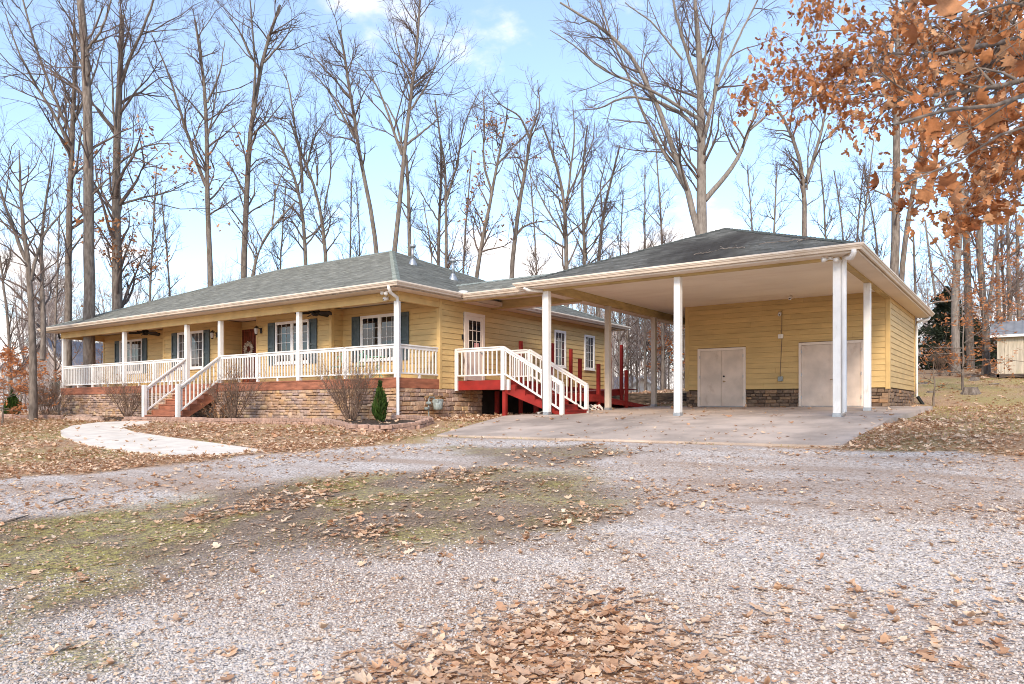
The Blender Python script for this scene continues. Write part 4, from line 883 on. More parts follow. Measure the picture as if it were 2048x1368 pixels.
ou = empty('outlet_box', (-6.84,CYW-.05,K+.98), 'grey weatherproof outlet low on the carport back wall', 'outlet'); MB().cbox(-6.93,-6.77,CYW-.10,CYW-.03,K+.90,K+1.06,.01).build('cover', METERG, ou)
tag(MB().tube([(-6.80,CYW-.045,K+3.3),(-6.81,CYW-.045,K+2.46),(-6.80,CYW-.045,K+2.35),(-6.84,CYW-.045,K+1.6),(-6.86,CYW-.045,K+1.05)],.009,5).build('wall_cable', BARK, None), 'thin cable running down the carport back wall between box and outlet', 'cable')
def fan(x, y, label, rz):
    z = ZBM+.305; f = empty('ceiling_fan', (x,y,z), label, 'ceiling fan', 'porch ceiling fans')
    MB().lathe((x,y,z-.08),[(.05,.08),(.06,.02),(.02,0)][::-1],12).build('canopy', BLACK, f); MB().lathe((x,y,z-.14),[(.018,0),(.018,.08)],8).build('rod', BLACK, f)
    MB().lathe((x,y,z-.36),[(.07,0),(.11,.03),(.12,.07),(.15,.09),(.16,.17),(.12,.22),(.04,.24)],16).build('motor', BLACK, f, smooth=True)
    for k in range(5):
        a = rz+k*2*math.pi/5; c, s = math.cos(a), math.sin(a); b = MB()
        R_ = lambda r, t, h: (x+c*r-s*t, y+s*r+c*t, z-.27-.05*r+h*3.0)
        b.add([R_(.12,-.05,.0),R_(.22,-.06,.012),R_(.62,-.07,.014),R_(.66,-.0,.0),R_(.62,.07,-.014),R_(.22,.06,-.012),R_(.12,.05,0)]+[R_(.12,-.05,.012),R_(.22,-.06,.024),R_(.62,-.07,.026),R_(.66,-.0,.012),R_(.62,.07,-.002),R_(.22,.06,0),R_(.12,.05,.012)],
              [(0,1,2,3,4,5,6),(13,12,11,10,9,8,7)]+[(i,(i+1)%7,7+(i+1)%7,7+i) for i in range(7)]); b.build('blade', BLACK, f)
fan(-30.9,16.85,'dark ceiling fan over the left part of the porch, beyond the steps',0.3); fan(-19.75,16.62,'dark ceiling fan over the right part of the porch',0.25)
def lantern(x, label):
    y, z = YP-.03, K+3.0; f = empty('wall_lantern', (x,y,z), label, 'wall lantern', 'lanterns beside the front door')
    MB().cbox(x-.05,x+.05,y-.03,y,z-.22,z-.02,.005).build('back_plate', BLACK, f)
    MB().tube([(x,y-.03,z-.1),(x,y-.12,z-.0),(x,y-.20,z+.05),(x,y-.22,z-.02)],.012,6).build('arm', BLACK, f)
    MB().lathe((x,y-.22,z-.06),[(.10,0),(.05,.06),(.015,.09)],8).build('hood', BLACK, f); MB().lathe((x,y-.22,z-.26),[(.05,0),(.085,.20)],8).build('globe', mat('seeded_lamp_glass', (0.55,0.5,0.45), 0.15, 0.05, 5, 0), f); MB().lathe((x,y-.22,z-.31),[(.01,0),(.04,.03),(.055,.05)],8).build('finial', BLACK, f)
lantern(-23.42,'dark wall lantern right of the front door recess'); lantern(-26.2,'dark wall lantern left of the recess, half behind a porch post')
# gas meter
gm = empty('gas_meter', (XR+.1,17.2,K), 'grey gas meter with pipework against the stone base at the house corner', 'gas meter'); x0 = XR+.06
MB().lathe((x0+.16,17.36,K-.07),[(.10,0),(.15,.05),(.16,.18),(.15,.27),(.10,.30)],14).build('meter_body', METERG, gm, smooth=True)
MB().cbox(x0+.04,x0+.28,17.22,17.5,K+.16,K+.27,.02).build('meter_top', METERG, gm)
MB().tube([(x0+.10,17.0,K-.55),(x0+.10,17.0,K+.28),(x0+.10,17.05,K+.33),(x0+.10,17.25,K+.33),(x0+.10,17.27,K+.26)],.022,8).build('riser_pipe', METERG, gm, smooth=True)
MB().tube([(x0+.16,17.42,K+.26),(x0+.16,17.42,K+.34),(x0+.12,17.75,K+.30),(x0-.02,17.8,K+.30)],.022,8).build('outlet_pipe', BRASS, gm, smooth=True)
b = MB(); b.lathe((x0+.12,16.98,K+.10),[(.05,0),(.09,.03),(.09,.06),(.05,.10)],12); b.tube([(x0+.12,16.98,K-.02),(x0+.14,16.8,K-.02)],.045,10); b.build('regulator', METERG, gm, smooth=True)
MB().tube([(x0+.02,16.9,K+.33),(x0+.02,17.3,K+.40)],.02,6).build('union', BRASS, gm)
# mint garden set behind the railing
ch = empty('bistro_table', (-17.6,16.7,ZDK), 'mint green wire bistro table behind the right porch railing', 'table')
MB().lathe((-16.9,16.75,ZDK+.70),[(.30,0),(.30,.02)],20).build('table_top', MINT, ch)
for a in range(3): t = a*2.1; MB().tube([(-16.9+.24*math.cos(t),16.75+.24*math.sin(t),ZDK),(-16.9-.1*math.cos(t),16.75-.1*math.sin(t),ZDK+.4),(-16.9+.2*math.cos(t),16.75+.2*math.sin(t),ZDK+.7)],.012,6).build('leg', MINT, ch)
for cx_, lb in ((-18.9,'mint green wire chair left of the bistro table'),(-17.9,'mint green wire chair close against the bistro table')):
    c = empty('bistro_chair', (cx_,16.8,ZDK), lb, 'chair')
    MB().lathe((cx_,16.8,ZDK+.45),[(.2,0),(.2,.02)],16).build('seat', MINT, c)
    bk = MB(); bk.tube([(cx_-.19,16.95,ZDK+.45),(cx_-.2,17.02,ZDK+.8),(cx_,17.05,ZDK+.95),(cx_+.2,17.02,ZDK+.8),(cx_+.19,16.95,ZDK+.45)],.012,6)
    for i in (-.1,0,.1): bk.tube([(cx_+i,16.97,ZDK+.46),(cx_+i,17.04,ZDK+.9)],.008,5)
    bk.build('backrest', MINT, c)
    for sx in (-1,1):
        for sy in (-1,1): MB().tube([(cx_+.14*sx,16.8+.14*sy,ZDK+.45),(cx_+.19*sx,16.8+.19*sy,ZDK)],.011,5).build('leg', MINT, c)
# ------------------------------------------------------------------ red side deck, stairs and switchback ramp
dk = empty('side_deck', (-14,20,1.4), 'red stained side deck and switchback ramp with white handrails by the side door', 'deck')
DX0, DX1, DY0, DY1 = -15.10, -13.22, 18.50, 20.25; zt = ZDK-.03
n = 12
for i in range(n): MB().box(DX0+.0,DX1,DY0+(DY1-DY0)*i/n,DY0+(DY1-DY0)*(i+1)/n-.006,zt-.035,zt).build('deck_board', RED, dk)
MB().box(DX0,DX1,DY0-.04,DY0-.002,zt-.30,zt-.002).box(DX1,DX1+.04,DY0-.04,DY1,zt-.30,zt-.002).build('rim_board', RED, dk)
zg = lambda x, y: float(gz(x, y))
for x, y in ((DX1-.0,DY0-.0),(DX1,DY1),(DX0+.3,DY1)): MB().cbox(x-.06,x+.06,y-.06,y+.06,zg(x,y)-.1,zt-.302,.005).build('deck_leg', RED, dk)
MB().cbox(DX0-.02,DX0+.07,DY0-.13,DY0-.041,zt-.32,ZR-.04,.005).build('rail_post', WHITE, dk)
MB().cbox(DX1-.06,DX1+.06,DY0-.15,DY0-.041,zt-.32,ZR-.04,.005).build('rail_post', WHITE, dk)
MB().cbox(DX1+.15,DX1+.24,DY0-.13,DY0-.04,zt-.32,zt+.0,.005).build('rail_post', WHITE, dk)
railing(dk, (DX0+.0,DY0-.09), (DX1+.02,DY0-.09), ZR-.0, hb=.87, sp=.16, foot=False)
ZSB = slabz(18.5)
ns2 = 7; r2 = (zt-ZSB)/ns2; xb = -11.12; run2 = (xb-DX1)/(ns2-1)
for i in range(ns2-1):
    z_ = zt-r2*(i+1); xa = DX1+.04+run2*i; s = empty('step', (xa,19.2,z_)); s.parent = dk; s.location = Vector((xa,19.2,z_))-wloc(dk)
    MB().box(xa,xa+run2+.03,DY0+.05,DY0+1.35,z_-.035,z_).build('tread', RED, s); MB().box(xa+run2-.02,xa+run2,DY0+.05,DY0+1.35,z_-r2,z_-.037).build('riser', RED, s)
for y in (DY0-.0,DY0+1.36):
    pts = [(DX1+.04,zt-.002)]
    for i in range(ns2-1): z_ = zt-r2*(i+1)-.036; pts += [(DX1+.04+run2*i,z_),(DX1+.04+run2*(i+1),z_)]
    pts += [(DX1+.04+run2*(ns2-1),ZSB+.003),(DX1+.04+run2*(ns2-1)-.3,ZSB+.003),(DX1+.04,zt-.42)]
    n = len(pts); b = MB(); b.v = [(x,y,z) for x,z in pts]+[(x,y+.04,z) for x,z in pts]; b.f = [tuple(range(n-1,-1,-1)), tuple(range(n,2*n))]+[(i,(i+1)%n,n+(i+1)%n,n+i) for i in range(n)]
    b.build('stringer', RED, dk)
for y in (DY0-.09,DY0+1.36):
    MB().cbox(xb-.055,xb+.055,y-.055,y+.055,ZSB+.002,K+.70,.005).build('newel_post', WHITE, dk)
    railing(dk, (DX1+.02,y), (xb+.04,y), ZR-.0, K+.74, hb=.83, sp=.16, foot=False)
MB().cbox(DX1-.05,DX1+.05,DY0+1.31,DY0+1.41,zt,ZR-.03,.005).build('rail_post', WHITE, dk)
railing(dk, (DX1-.75,DY0+1.36), (DX1-.05,DY0+1.36), ZR-.0, hb=.87, sp=.16, foot=False)
def ramp(p, q, wdir, wd, m):
    """sloping deck of boards from p to q, wd wide towards wdir"""
    p, q = Vector(p), Vector(q); wv = Vector(wdir)*wd; L_ = (q-p).length; n = int(L_/.14); r = empty('ramp_run', tuple(p)); r.parent = dk; r.location = p-wloc(dk)
    for i in range(n):
        a, b = p.lerp(q,i/n), p.lerp(q,(i+.94)/n); up = Vector((0,0,.035))
        MB().add([a-up,b-up,b+wv-up,a+wv-up,a,b,b+wv,a+wv],[(0,3,2,1),(4,5,6,7),(0,1,5,4),(1,2,6,5),(2,3,7,6),(3,0,4,7)]).build('ramp_board', m, r)
    for o in (Vector((0,0,0)), wv):
        b = MB(); nn = Vector(wdir)*(.02 if o.length else -.02); A, B = p+o+nn, q+o+nn; dz = Vector((0,0,-.24)); e = nn
        lowA = A+dz; lowB = Vector((B.x,B.y,max(B.z-.24, zg(B.x,B.y)-.03)))
        b.add([A,B,lowB,lowA,A-e*1.9,B-e*1.9,lowB-e*1.9,lowA-e*1.9],[(0,1,2,3),(7,6,5,4),(0,4,5,1),(1,5,6,2),(2,6,7,3),(3,7,4,0)]); b.build('ramp_side_board', RED, r)
ramp((-15.08,20.27,zt), (-15.08,26.0,K+.76), (1,0,0), .98, RED)
ramp((-13.98,26.0,K+.74), (-13.98,21.6,K+.50), (1,0,0), .92, PINK)
ramp((-12.95,22.4,K+.42), (-12.95,26.7,K+.06), (1,0,0), .92, RED)
MB().box(-15.08,-12.9,26.02,27.2,K+.72,K+.755).build('ramp_landing', RED, dk); MB().box(-15.08,-12.9,25.98,26.018,K+.52,K+.752).build('rim_board', RED, dk)
MB().box(-14.0,-12.0,20.9,21.58,K+.44,K+.475).build('ramp_landing', PINK, dk); MB().box(-14.0,-12.0,20.86,20.898,K+.22,K+.47).box(-12.0,-11.96,20.86,22.4,K+.22,K+.46).build('rim_board', RED, dk)
MB().box(-12.95,-12.0,21.581,22.38,K+.40,K+.434).build('ramp_landing', RED, dk)
for x, y, zp in ((-14.2,20.8,2.28),(-14.05,22.6,2.33),(-14.05,23.9,2.2),(-13.0,22.75,1.74),(-12.02,22.3,1.5),(-12.03,24.45,1.38),(-13.0,26.0,2.46),(-14.05,27.05,2.7)):
    MB().cbox(x-.055,x+.055,y-.055,y+.055,zg(x,y)-.1,K+zp,.006).build('ramp_post', RED, dk)
# pale rolled hose under the ramp
tag(MB().tube([(-12.3+.18*math.cos(t*.9)+t*.02,22.0+.12*math.sin(t*.9),K+.02+.10*math.sin(t*1.7)) for t in range(26)],.02,5).build('coiled_hose', WHITE, None), 'pale coiled hose lying in the dark under the red ramp', 'hose')
# ------------------------------------------------------------------ garden edging
def edging(path, courses, label, m=BLOCK):
    e = empty('garden_edging', (path[0][0],path[0][1],float(gz(*path[0]))), label, 'edging')
    P = [Vector(p) for p in path]; S = []; 
    for a, b in zip(P[:-1], P[1:]):
        n = max(1, int((b-a).length/.05)); S += [a.lerp(b,i/n) for i in range(n)]
    S.append(P[-1]); cum = [0]
    for a, b in zip(S[:-1],S[1:]): cum.append(cum[-1]+(b-a).length)
    def at_s(s):
        k = min(range(len(cum)), key=lambda i: abs(cum[i]-s)); a, b = S[max(k-1,0)], S[min(k+1,len(S)-1)]; return S[k], (b-a).normalized()
    shapes = []
    for q in range(5):
        j = lambda: random.uniform(-.008,.008); b = MB()
        b.cbox(-.145+j(),.145+j(),-.09,.09+j(),-.05,.045+j(),.018); shapes.append(b.mesh('edging_block', m))
    for c in range(courses):
        s = .15*(c%2)
        while s < cum[-1]:
            p, d = at_s(s); zg_ = float(gz(p.x,p.y)); link('edging_block', random.choice(shapes), e, loc=Vector((p.x+random.uniform(-.01,.01),p.y+random.uniform(-.01,.01),zg_+.04+.096*c))-wloc(e), rot=(random.uniform(-.03,.03),random.uniform(-.03,.03),math.atan2(d.y,d.x)+random.uniform(-.04,.04)))
            s += .30
edging(EDGE_R, 2, 'two courses of pinkish blocks edging the bed right of the steps')
edging(EDGE_L, 2, 'pinkish block edging of the bed left of the walkway')
def boulder(x, y, sx, sy, sz, label, m=ROCK, rz=0):
    import mathutils
    b = MB(); k = 12; rings = [(0.9,-.4),(1.0,0.1),(.86,.6),(.5,.9)]
    for r, z in rings:
        for j in range(k): t = 2*math.pi*j/k; q = r*(1+random.uniform(-.12,.12)); b.v.append((q*math.cos(t)*sx, q*math.sin(t)*sy, z*sz*(1+random.uniform(-.1,.1))))
    b.v.append((0,0,sz))
    for i in range(3):
        for j in range(k): b.f.append((i*k+j,i*k+(j+1)%k,(i+1)*k+(j+1)%k,(i+1)*k+j))
    for j in range(k): b.f.append((3*k+j,3*k+(j+1)%k,4*k))
    o = link('boulder', b.mesh('boulder', m), None, loc=(x,y,float(gz(x,y))), rot=(0,0,rz)); return tag(o, label, 'rock')
boulder(-31.0,14.0,.62,.28,.17,'leftmost flat boulder at the end of the left block edging'); boulder(-29.9,13.85,.75,.3,.25,'largest flat boulder beside the walkway'); boulder(-28.9,13.9,.4,.28,.2,'squat boulder nearest the mulch and steps')
# ------------------------------------------------------------------ vegetation generators
def ortho(d):
    a = np.cross(d, np.array([0.31,0.17,0.93])); a /= np.linalg.norm(a,axis=-1,keepdims=True)+1e-9; return a, np.cross(d, a)
def tubes(P, R, k):
    """P (n,s,3), R (n,s) -> verts, quads"""
    n, s, _ = P.shape; T = np.empty_like(P); T[:,1:-1] = P[:,2:]-P[:,:-2]; T[:,0] = P[:,1]-P[:,0]; T[:,-1] = P[:,-1]-P[:,-2]; T /= np.linalg.norm(T,axis=-1,keepdims=True)+1e-9
    A, B = ortho(T); th = np.arange(k)*2*math.pi/k
    V = P[:,:,None,:] + R[:,:,None,None]*(A[:,:,None,:]*np.cos(th)[None,None,:,None]+B[:,:,None,:]*np.sin(th)[None,None,:,None])
    idx = np.arange(n*s*k).reshape(n,s,k); a = idx[:,:-1]; b = idx[:,1:]
    q = np.stack([a, np.roll(a,-1,2), np.roll(b,-1,2), b],-1).reshape(-1,4)
    return V.reshape(-1,3), q
def grow(rg, P, R, nchild, t0, t1, ang, length, seg, wob, up, rfac, rtip, lenfall=0.5, side=None):
    """children of polylines P; returns their polylines and radii"""
    n, s, _ = P.shape; idx = np.repeat(np.arange(n), nchild) if np.isscalar(nchild) else np.repeat(np.arange(n), nchild)
    m = len(idx); t = t0+(t1-t0)*rg.random(m); f = t*(s-1); i = np.minimum(f.astype(int), s-2); fr = (f-i)[:,None]
    st = P[idx,i]*(1-fr)+P[idx,i+1]*fr; r0 = R[idx,i]*(1-fr[:,0])+R[idx,i+1]*fr[:,0]
    T = P[idx,i+1]-P[idx,i]; T /= np.linalg.norm(T,axis=1,keepdims=True)+1e-9; A, B = ortho(T); az = rg.random(m)*2*math.pi
    an = np.radians(ang*(0.7+0.6*rg.random(m)))[:,None]
    d = T*np.cos(an)+(A*np.cos(az)[:,None]+B*np.sin(az)[:,None])*np.sin(an)
    L_ = (length[idx] if not np.isscalar(length) else np.full(m,length))*(1-lenfall*t)*(0.6+0.7*rg.random(m))
    Q = np.empty((m,seg+1,3)); Q[:,0] = st; step = (L_/seg)[:,None]
    for j in range(seg):
        d = d+rg.normal(size=(m,3))*wob; d[:,2] += up; d /= np.linalg.norm(d,axis=1,keepdims=True)+1e-9; Q[:,j+1] = Q[:,j]+d*step
    rs = np.minimum(r0*rfac, 0.022*L_+0.004)[:,None]; tt = np.linspace(0,1,seg+1)[None,:]
    RR = rs*(1-tt)+np.minimum(rtip, rs*0.6)*tt
    return Q, RR, L_
def resample(pts, n, jit, rg):
    P = np.array(pts, float); c = np.concatenate([[0], np.cumsum(np.linalg.norm(np.diff(P,axis=0),axis=1))]); s = np.linspace(0,c[-1],n)
    Q = np.stack([np.interp(s,c,P[:,i]) for i in range(3)],1)
    # smooth
    for _ in range(2): Q[1:-1] = 0.25*Q[:-2]+0.5*Q[1:-1]+0.25*Q[2:]
    Q[1:-1] += rg.normal(size=(n-2,3))*jit; return Q, c[-1]
LEAF_OUT = np.array([(0,0),(.10,.10),(.34,.13),(.22,.24),(.47,.38),(.26,.44),(.36,.66),(.16,.66),(.10,.84),(0,1.0)])
def leaf_base(curl=0.25, fold=0.3, k=0):
    """lobed leaf: midrib + two outlines; returns verts, tris"""
    o = LEAF_OUT; rgl = np.random.default_rng(90+k); o = o*(1+rgl.normal(size=o.shape)*0.06); o[0] = (0,0)
    mid = np.stack([np.zeros(10), o[:,1], np.zeros(10)],1); r = np.stack([o[:,0], o[:,1], np.zeros(10)],1); l = np.stack([-o[:,0]*(1+rgl.normal()*0.1), o[:,1]+0.02, np.zeros(10)],1)
    V = np.concatenate([mid, r, l]); V[:,2] = fold*np.abs(V[:,0])+curl*(V[:,1]-0.5)**2*1.4+0.12*np.sin(V[:,1]*9+k)*V[:,0]
    T = []
    for i in range(9):
        for b, fl in ((10,False),(20,True)):
            q = [(i,b+i,b+i+1),(i,b+i+1,i+1)]
            for t in q:
                T.append(t if not fl else t[::-1])
    return V, np.array(T)
def leaf_low(curl=0.25, fold=0.3, k=0):
    rgl = np.random.default_rng(190+k); out_ = [(0,0),(.3,.18),(.16,.32),(.45,.5),(.18,.62),(.22,.85),(0,1)]
    R_ = np.array(out_[1:-1]); n = len(R_); V = [(0,0,0),(0,.4,0),(0,1,0)]+[(x,y,0) for x,y in R_]+[(-x*(1+rgl.normal()*.1),y+.03,0) for x,y in R_]; V = np.array(V); V[:,:2] *= 1+rgl.normal(size=(len(V),1))*.07
    V[:,2] = fold*np.abs(V[:,0])+curl*(V[:,1]-.5)**2*1.5
    a = [0,3,4,5,6,7,2]; b = [0,8,9,10,11,12,2]; T = [(1,a[i],a[i+1]) for i in range(6)]+[(1,b[i+1],b[i]) for i in range(6)]
    return V, np.array(T)
def rotmats(rg, n, tilt):
    yaw = rg.random(n)*2*math.pi; t = rg.normal(size=n)*tilt; az = rg.random(n)*2*math.pi
    c, s = np.cos(yaw), np.sin(yaw); Z = np.zeros((n,3,3)); Z[:,0,0]=c; Z[:,0,1]=-s; Z[:,1,0]=s; Z[:,1,1]=c; Z[:,2,2]=1
    ax = np.stack([np.cos(az),np.sin(az),np.zeros(n)],1); ct, st = np.cos(t), np.sin(t); Kx = np.zeros((n,3,3)); Kx[:,0,2]=ax[:,1]; Kx[:,1,2]=-ax[:,0]; Kx[:,2,0]=-ax[:,1]; Kx[:,2,1]=ax[:,0]
    Rm = np.eye(3)[None]+st[:,None,None]*Kx+(1-ct)[:,None,None]*(Kx@Kx); return Rm@Z
def scatter_mesh(name, base, P, Rm, S, m, rnd, smooth=False):
    Vb, Tb = base; n = len(P); S = np.asarray(S); S = S[:,None] if S.ndim == 1 else S
    V = np.einsum('nij,nvj->nvi', Rm, Vb[None]*S[:,None,:] if S.shape[1] == 3 else Vb[None]*S[:,None,:]) + P[:,None,:]
    T = (Tb[None]+(np.arange(n)*len(Vb))[:,None,None]).reshape(-1,Tb.shape[1])
    return npmesh(name, V.reshape(-1,3), [T], m, np.repeat(rnd, len(Vb)), smooth)
def join_np(lst):
    V, Q, o = [], [], 0
    for v, q in lst: V.append(v); Q.append(q+o); o += len(v)
    return np.concatenate(V), np.concatenate(Q)
def tree_meshes(seed, stems, lim=(10,5,5), blen=4.0, up=0.06, rtip=0.006, twig=True, t0=0.35, ang=42, barkm=None, twigm=None, wob=0.16, leaves=0, leafr=(0,1), leafsize=.10):
    """stems: list of (points, r0, r1). lim = children per stem metre-ish, sub, twigs"""
    rg = np.random.default_rng(seed); tv = []; B1, R1 = [], []
    cr_ = []; ends = []
    for pts, r0, r1 in stems:
        Q, L_ = resample(pts, 14, 0.012*min(10, 4)/4, rg); tt = np.linspace(0,1,14); R_ = r0*(1-tt)**0.8+r1*(1-(1-tt)**0.8)
        v, q = tubes(Q[None], R_[None], 9 if r0 > .12 else 6); tv.append((v,q))
        n1 = max(3, int(lim[0]*L_/8)); tstart = t0 if pts is stems[0][0] else 0.12
        b, rb, lb = grow(rg, Q[None], R_[None], n1, tstart, 0.98, ang, blen, 5, wob, up, 0.55, rtip*1.5, 0.45); 
        v, q = tubes(b, rb, 4); cr_.append((v,q))
        # the stem's own continuation
        c, rc, lc = grow(rg, b, rb, lim[1], 0.25, 1.0, 40, lb*0.55, 4, wob*1.1, up*0.8, 0.7, rtip, 0.35)
        v, q = tubes(c, rc, 3); cr_.append((v,q)); ends.append(c[:,-1]); ends.append(b[:,-1])
        if twig:
            e, re, le = grow(rg, c, rc, lim[2]+1, 0.15, 1.0, 38, lc*0.65, 2, wob*1.2, up*0.8, 0.75, rtip*0.7, 0.3)
            v, q = tubes(e, re, 3); cr_.append((v,q)); ends.append(e[:,-1])
    tm = npmesh('trunk', *((lambda a: (a[0],[a[1]]))(join_np(tv))), barkm or BARK, smooth=True)
    cm = npmesh('crown', *((lambda a: (a[0],[a[1]]))(join_np(cr_))), twigm or TWIG, smooth=True)
    lm = None
    if leaves:
        E_ = np.concatenate(ends); z = E_[:,2]; lo, hi = np.quantile(z, leafr[0]), np.quantile(z, leafr[1]); E_ = E_[(z >= lo) & (z <= hi)]
        E_ = E_[rg.integers(0, len(E_), leaves)]+rg.normal(size=(leaves,3))*.10
        lm = scatter_mesh('leaves', leaf_low(), E_, rotmats(rg, leaves, 1.1), leafsize*(.6+.8*rg.random(leaves)), LEAFM, rg.random(leaves))
    return tm, cm, lm
def place_tree(name, base, meshes, label, group=None, rz=0, scl=1.0, cat='tree', link_world=False):
    o = empty(name, base, label, cat, group, rz); o.scale = (scl,)*3
    for nm, me in zip(('trunk','crown','leaves'), meshes):
        if me is not None:
            c = bpy.data.objects.new(nm, me); SC.collection.objects.link(c); c.parent = o
            if nm == 'leaves': c['kind'] = 'stuff'
            if link_world: c.location = -Vector(base)
    return o
# ---- crafted trees behind the house: (stems as photo polylines at one depth t)
def ctree(seed, t, stems, label, name='bare_tree', **kw):
    S = []
    for i, (pl, w0, w1) in enumerate(stems):     # widths in photo pixels
        rg = np.random.default_rng(seed*7+i); pts = []
        tt = t; dt = (rg.random()-.5)*(0 if i == 0 else 3.0)
        for j, (px, py) in enumerate(pl): pts.append(at(px, py, t+dt*j/max(1,len(pl)-1)))
        w1 = min(w1, 1.2) if pl[-1][1] > 5 and i > 0 else w1
        S.append([pts, w0*.88/F_PX*t/2, max(w1/F_PX*t/2, .009)])
    b = S[0][0][0]; zg_ = float(gz(b[0], b[1]))-.15
    S[0][0] = [(b[0]+.0, b[1], zg_)]+S[0][0]; S[0][1] *= 1.12
    ms = tree_meshes(seed, S, **kw)
    return place_tree(name, (b[0],b[1],zg_), ms, label, 'tall bare trees behind the house', link_world=True)
BR = dict(lim=(11,5,4), blen=3.6, up=0.07)
ctree(1, 30, [([(66,700),(60,560),(50,470),(40,400),(38,300)],17,2),([(52,520),(20,440),(0,380),(-20,300)],9,3),([(62,560),(85,470),(120,430),(150,390)],8,3),([(85,720),(88,600),(80,500),(95,380),(110,280)],13,4)],
      'mossy many-stemmed bare tree at the far left edge', lim=(11,5,4), blen=3.2)
ctree(2, 36, [([(136,640),(137,500),(140,360),(146,250),(152,150),(148,40)],16,5),([(142,300),(110,230),(70,170),(30,90),(10,20)],8,2.5),([(143,270),(105,190),(60,60),(40,-30)],7,2.5),([(146,250),(185,160),(215,60)],6,2.5)],
      'slim bare tree left of the thick trunk, with long limbs fanning left', lim=(10,5,4), blen=4.2)
ctree(3, 33, [([(179,640),(178,450),(176,300),(175,150),(168,60),(158,-20)],24,13),([(178,395),(205,370),(240,330)],5,2),([(176,290),(150,225),(120,180)],5,2),([(174,100),(205,60),(225,-10)],6,3)],
      'thickest straight grey trunk left of the house, running out of the top of the frame', lim=(6,4,4), blen=4.0, t0=.3)
ctree(4, 36, [([(235,600),(233,480),(232,360),(235,260),(238,180),(243,90),(245,30)],24,7),([(237,180),(262,110),(290,50),(310,-10)],8,3),([(233,300),(226,200),(222,100)],7,3),([(233,410),(290,395),(350,380),(380,360)],6,2),([(234,330),(290,290),(360,285)],5,2)],
      'second thick trunk behind the left roof end, with brown leaves clinging low', lim=(11,5,4), blen=4.6, t0=.1, leaves=900, leafr=(0,.4), leafsize=.16)
ctree(5, 38, [([(421,560),(418,450),(413,368),(413,290),(415,200),(403,110),(390,40)],14,4),([(412,372),(388,310),(360,220),(335,140),(300,60)],9,3),([(415,205),(440,150),(450,80)],5,2.5),([(414,280),(430,210),(436,130)],4,2)],
      'bare tree with a low fork leaning left above the left half of the roof', lim=(10,5,4), blen=3.4, t0=.5)
ctree(6, 38, [([(487,545),(490,430),(497,310),(508,200),(522,130),(535,60),(560,10)],15,5),([(520,140),(500,110),(478,60),(450,20)],6,2.5),([(505,215),(512,150),(505,60),(500,0)],6,2.5),([(528,125),(555,95),(590,50)],6,2.5)],
      'tall bare tree above the roof with crown forking near the top of the frame', lim=(9,5,4), blen=3.2, t0=.45)
ctree(7, 37, [([(503,545),(512,500),(535,465),(562,430),(590,405)],10,3),([(545,450),(550,390),(570,330)],5,2)], 'short bent tree curving right out of the roofline', lim=(9,5,4), blen=3.4, t0=.4)
ctree(8, 42, [([(612,530),(609,440),(602,380),(580,330),(560,270),(520,235)],11,3),([(604,385),(603,320),(585,230),(580,170),(560,130)],7,3)], 'slim bare tree right of the bent one, forked twice', lim=(11,5,4), blen=3.2, t0=.5)
ctree(9, 42, [([(653,525),(645,430),(632,370),(612,330),(594,290),(580,240)],11,3),([(634,370),(636,320),(632,300)],5,4),([(648,420),(662,350),(662,220)],4,2),([(614,330),(630,270),(660,225)],5,2)], 'bare tree with a broken stub standing right of the slim forked one', lim=(10,5,4), blen=3.0, t0=.5)
ctree(10, 38, [([(758,500),(738,400),(720,310),(710,275),(705,200),(690,120),(680,60)],12,4),([(711,278),(680,220),(650,170),(620,140)],7,2.5),([(705,200),(675,165),(640,130),(612,90)],5,2)], 'bare tree leaning left from the ridge, two limbs reaching left', lim=(10,5,4), blen=3.4, t0=.6)
ctree(11, 38, [([(783,500),(797,450),(802,380),(806,310),(820,230),(828,140),(838,60),(840,0)],13,4),([(804,310),(780,240),(755,170),(710,120)],8,3),([(812,290),(850,260),(890,225)],6,2),([(806,310),(795,250),(770,200),(740,185)],6,2),([(822,220),(860,160),(890,70)],5,2),([(824,180),(800,120),(790,60)],5,2)], 'broad fan-crowned bare tree rising just behind the roof apex', lim=(11,5,4), blen=3.6, t0=.75)
ctree(12, 41, [([(820,500),(817,420),(818,360),(812,310)],10,6)], 'plain slim trunk behind the first flue pipe', lim=(6,4,4), blen=2.4, t0=.7)
ctree(13, 44, [([(877,545),(876,470),(878,400),(888,320),(880,260),(870,200)],9,3),([(876,440),(850,400),(835,370)],4,2)], 'slender bare tree left of the second flue pipe', lim=(11,5,4), blen=2.8, t0=.4)
ctree(14, 42, [([(893,560),(893,470),(890,390),(895,330),(880,270)],10,3),([(893,400),(915,330),(925,250),(960,180)],6,2)], 'bare tree directly behind the second flue pipe', lim=(11,5,4), blen=3.0, t0=.4)
ctree(15, 40, [([(948,560),(965,480),(980,410),(990,350),(1003,280),(1015,230)],12,3),([(985,390),(965,320),(970,240),(965,180)],6,2),([(995,330),(1030,290),(1060,260)],5,2)], 'leaning tree with brown leaves on its trunk between house and carport roofs', lim=(11,5,4), blen=2.8, t0=.3, leaves=420, leafr=(0,.6), leafsize=.15)
ctree(16, 38, [([(1021,560),(1030,470),(1042,380),(1057,310),(1063,260)],13,5),([(1060,280),(1040,230),(1000,210),(980,180)],5,2),([(1062,262),(1080,220),(1075,160)],5,2)], 'leaning dark trunk left of the carport roof, forked high up', lim=(9,5,4), blen=2.8, t0=.6)
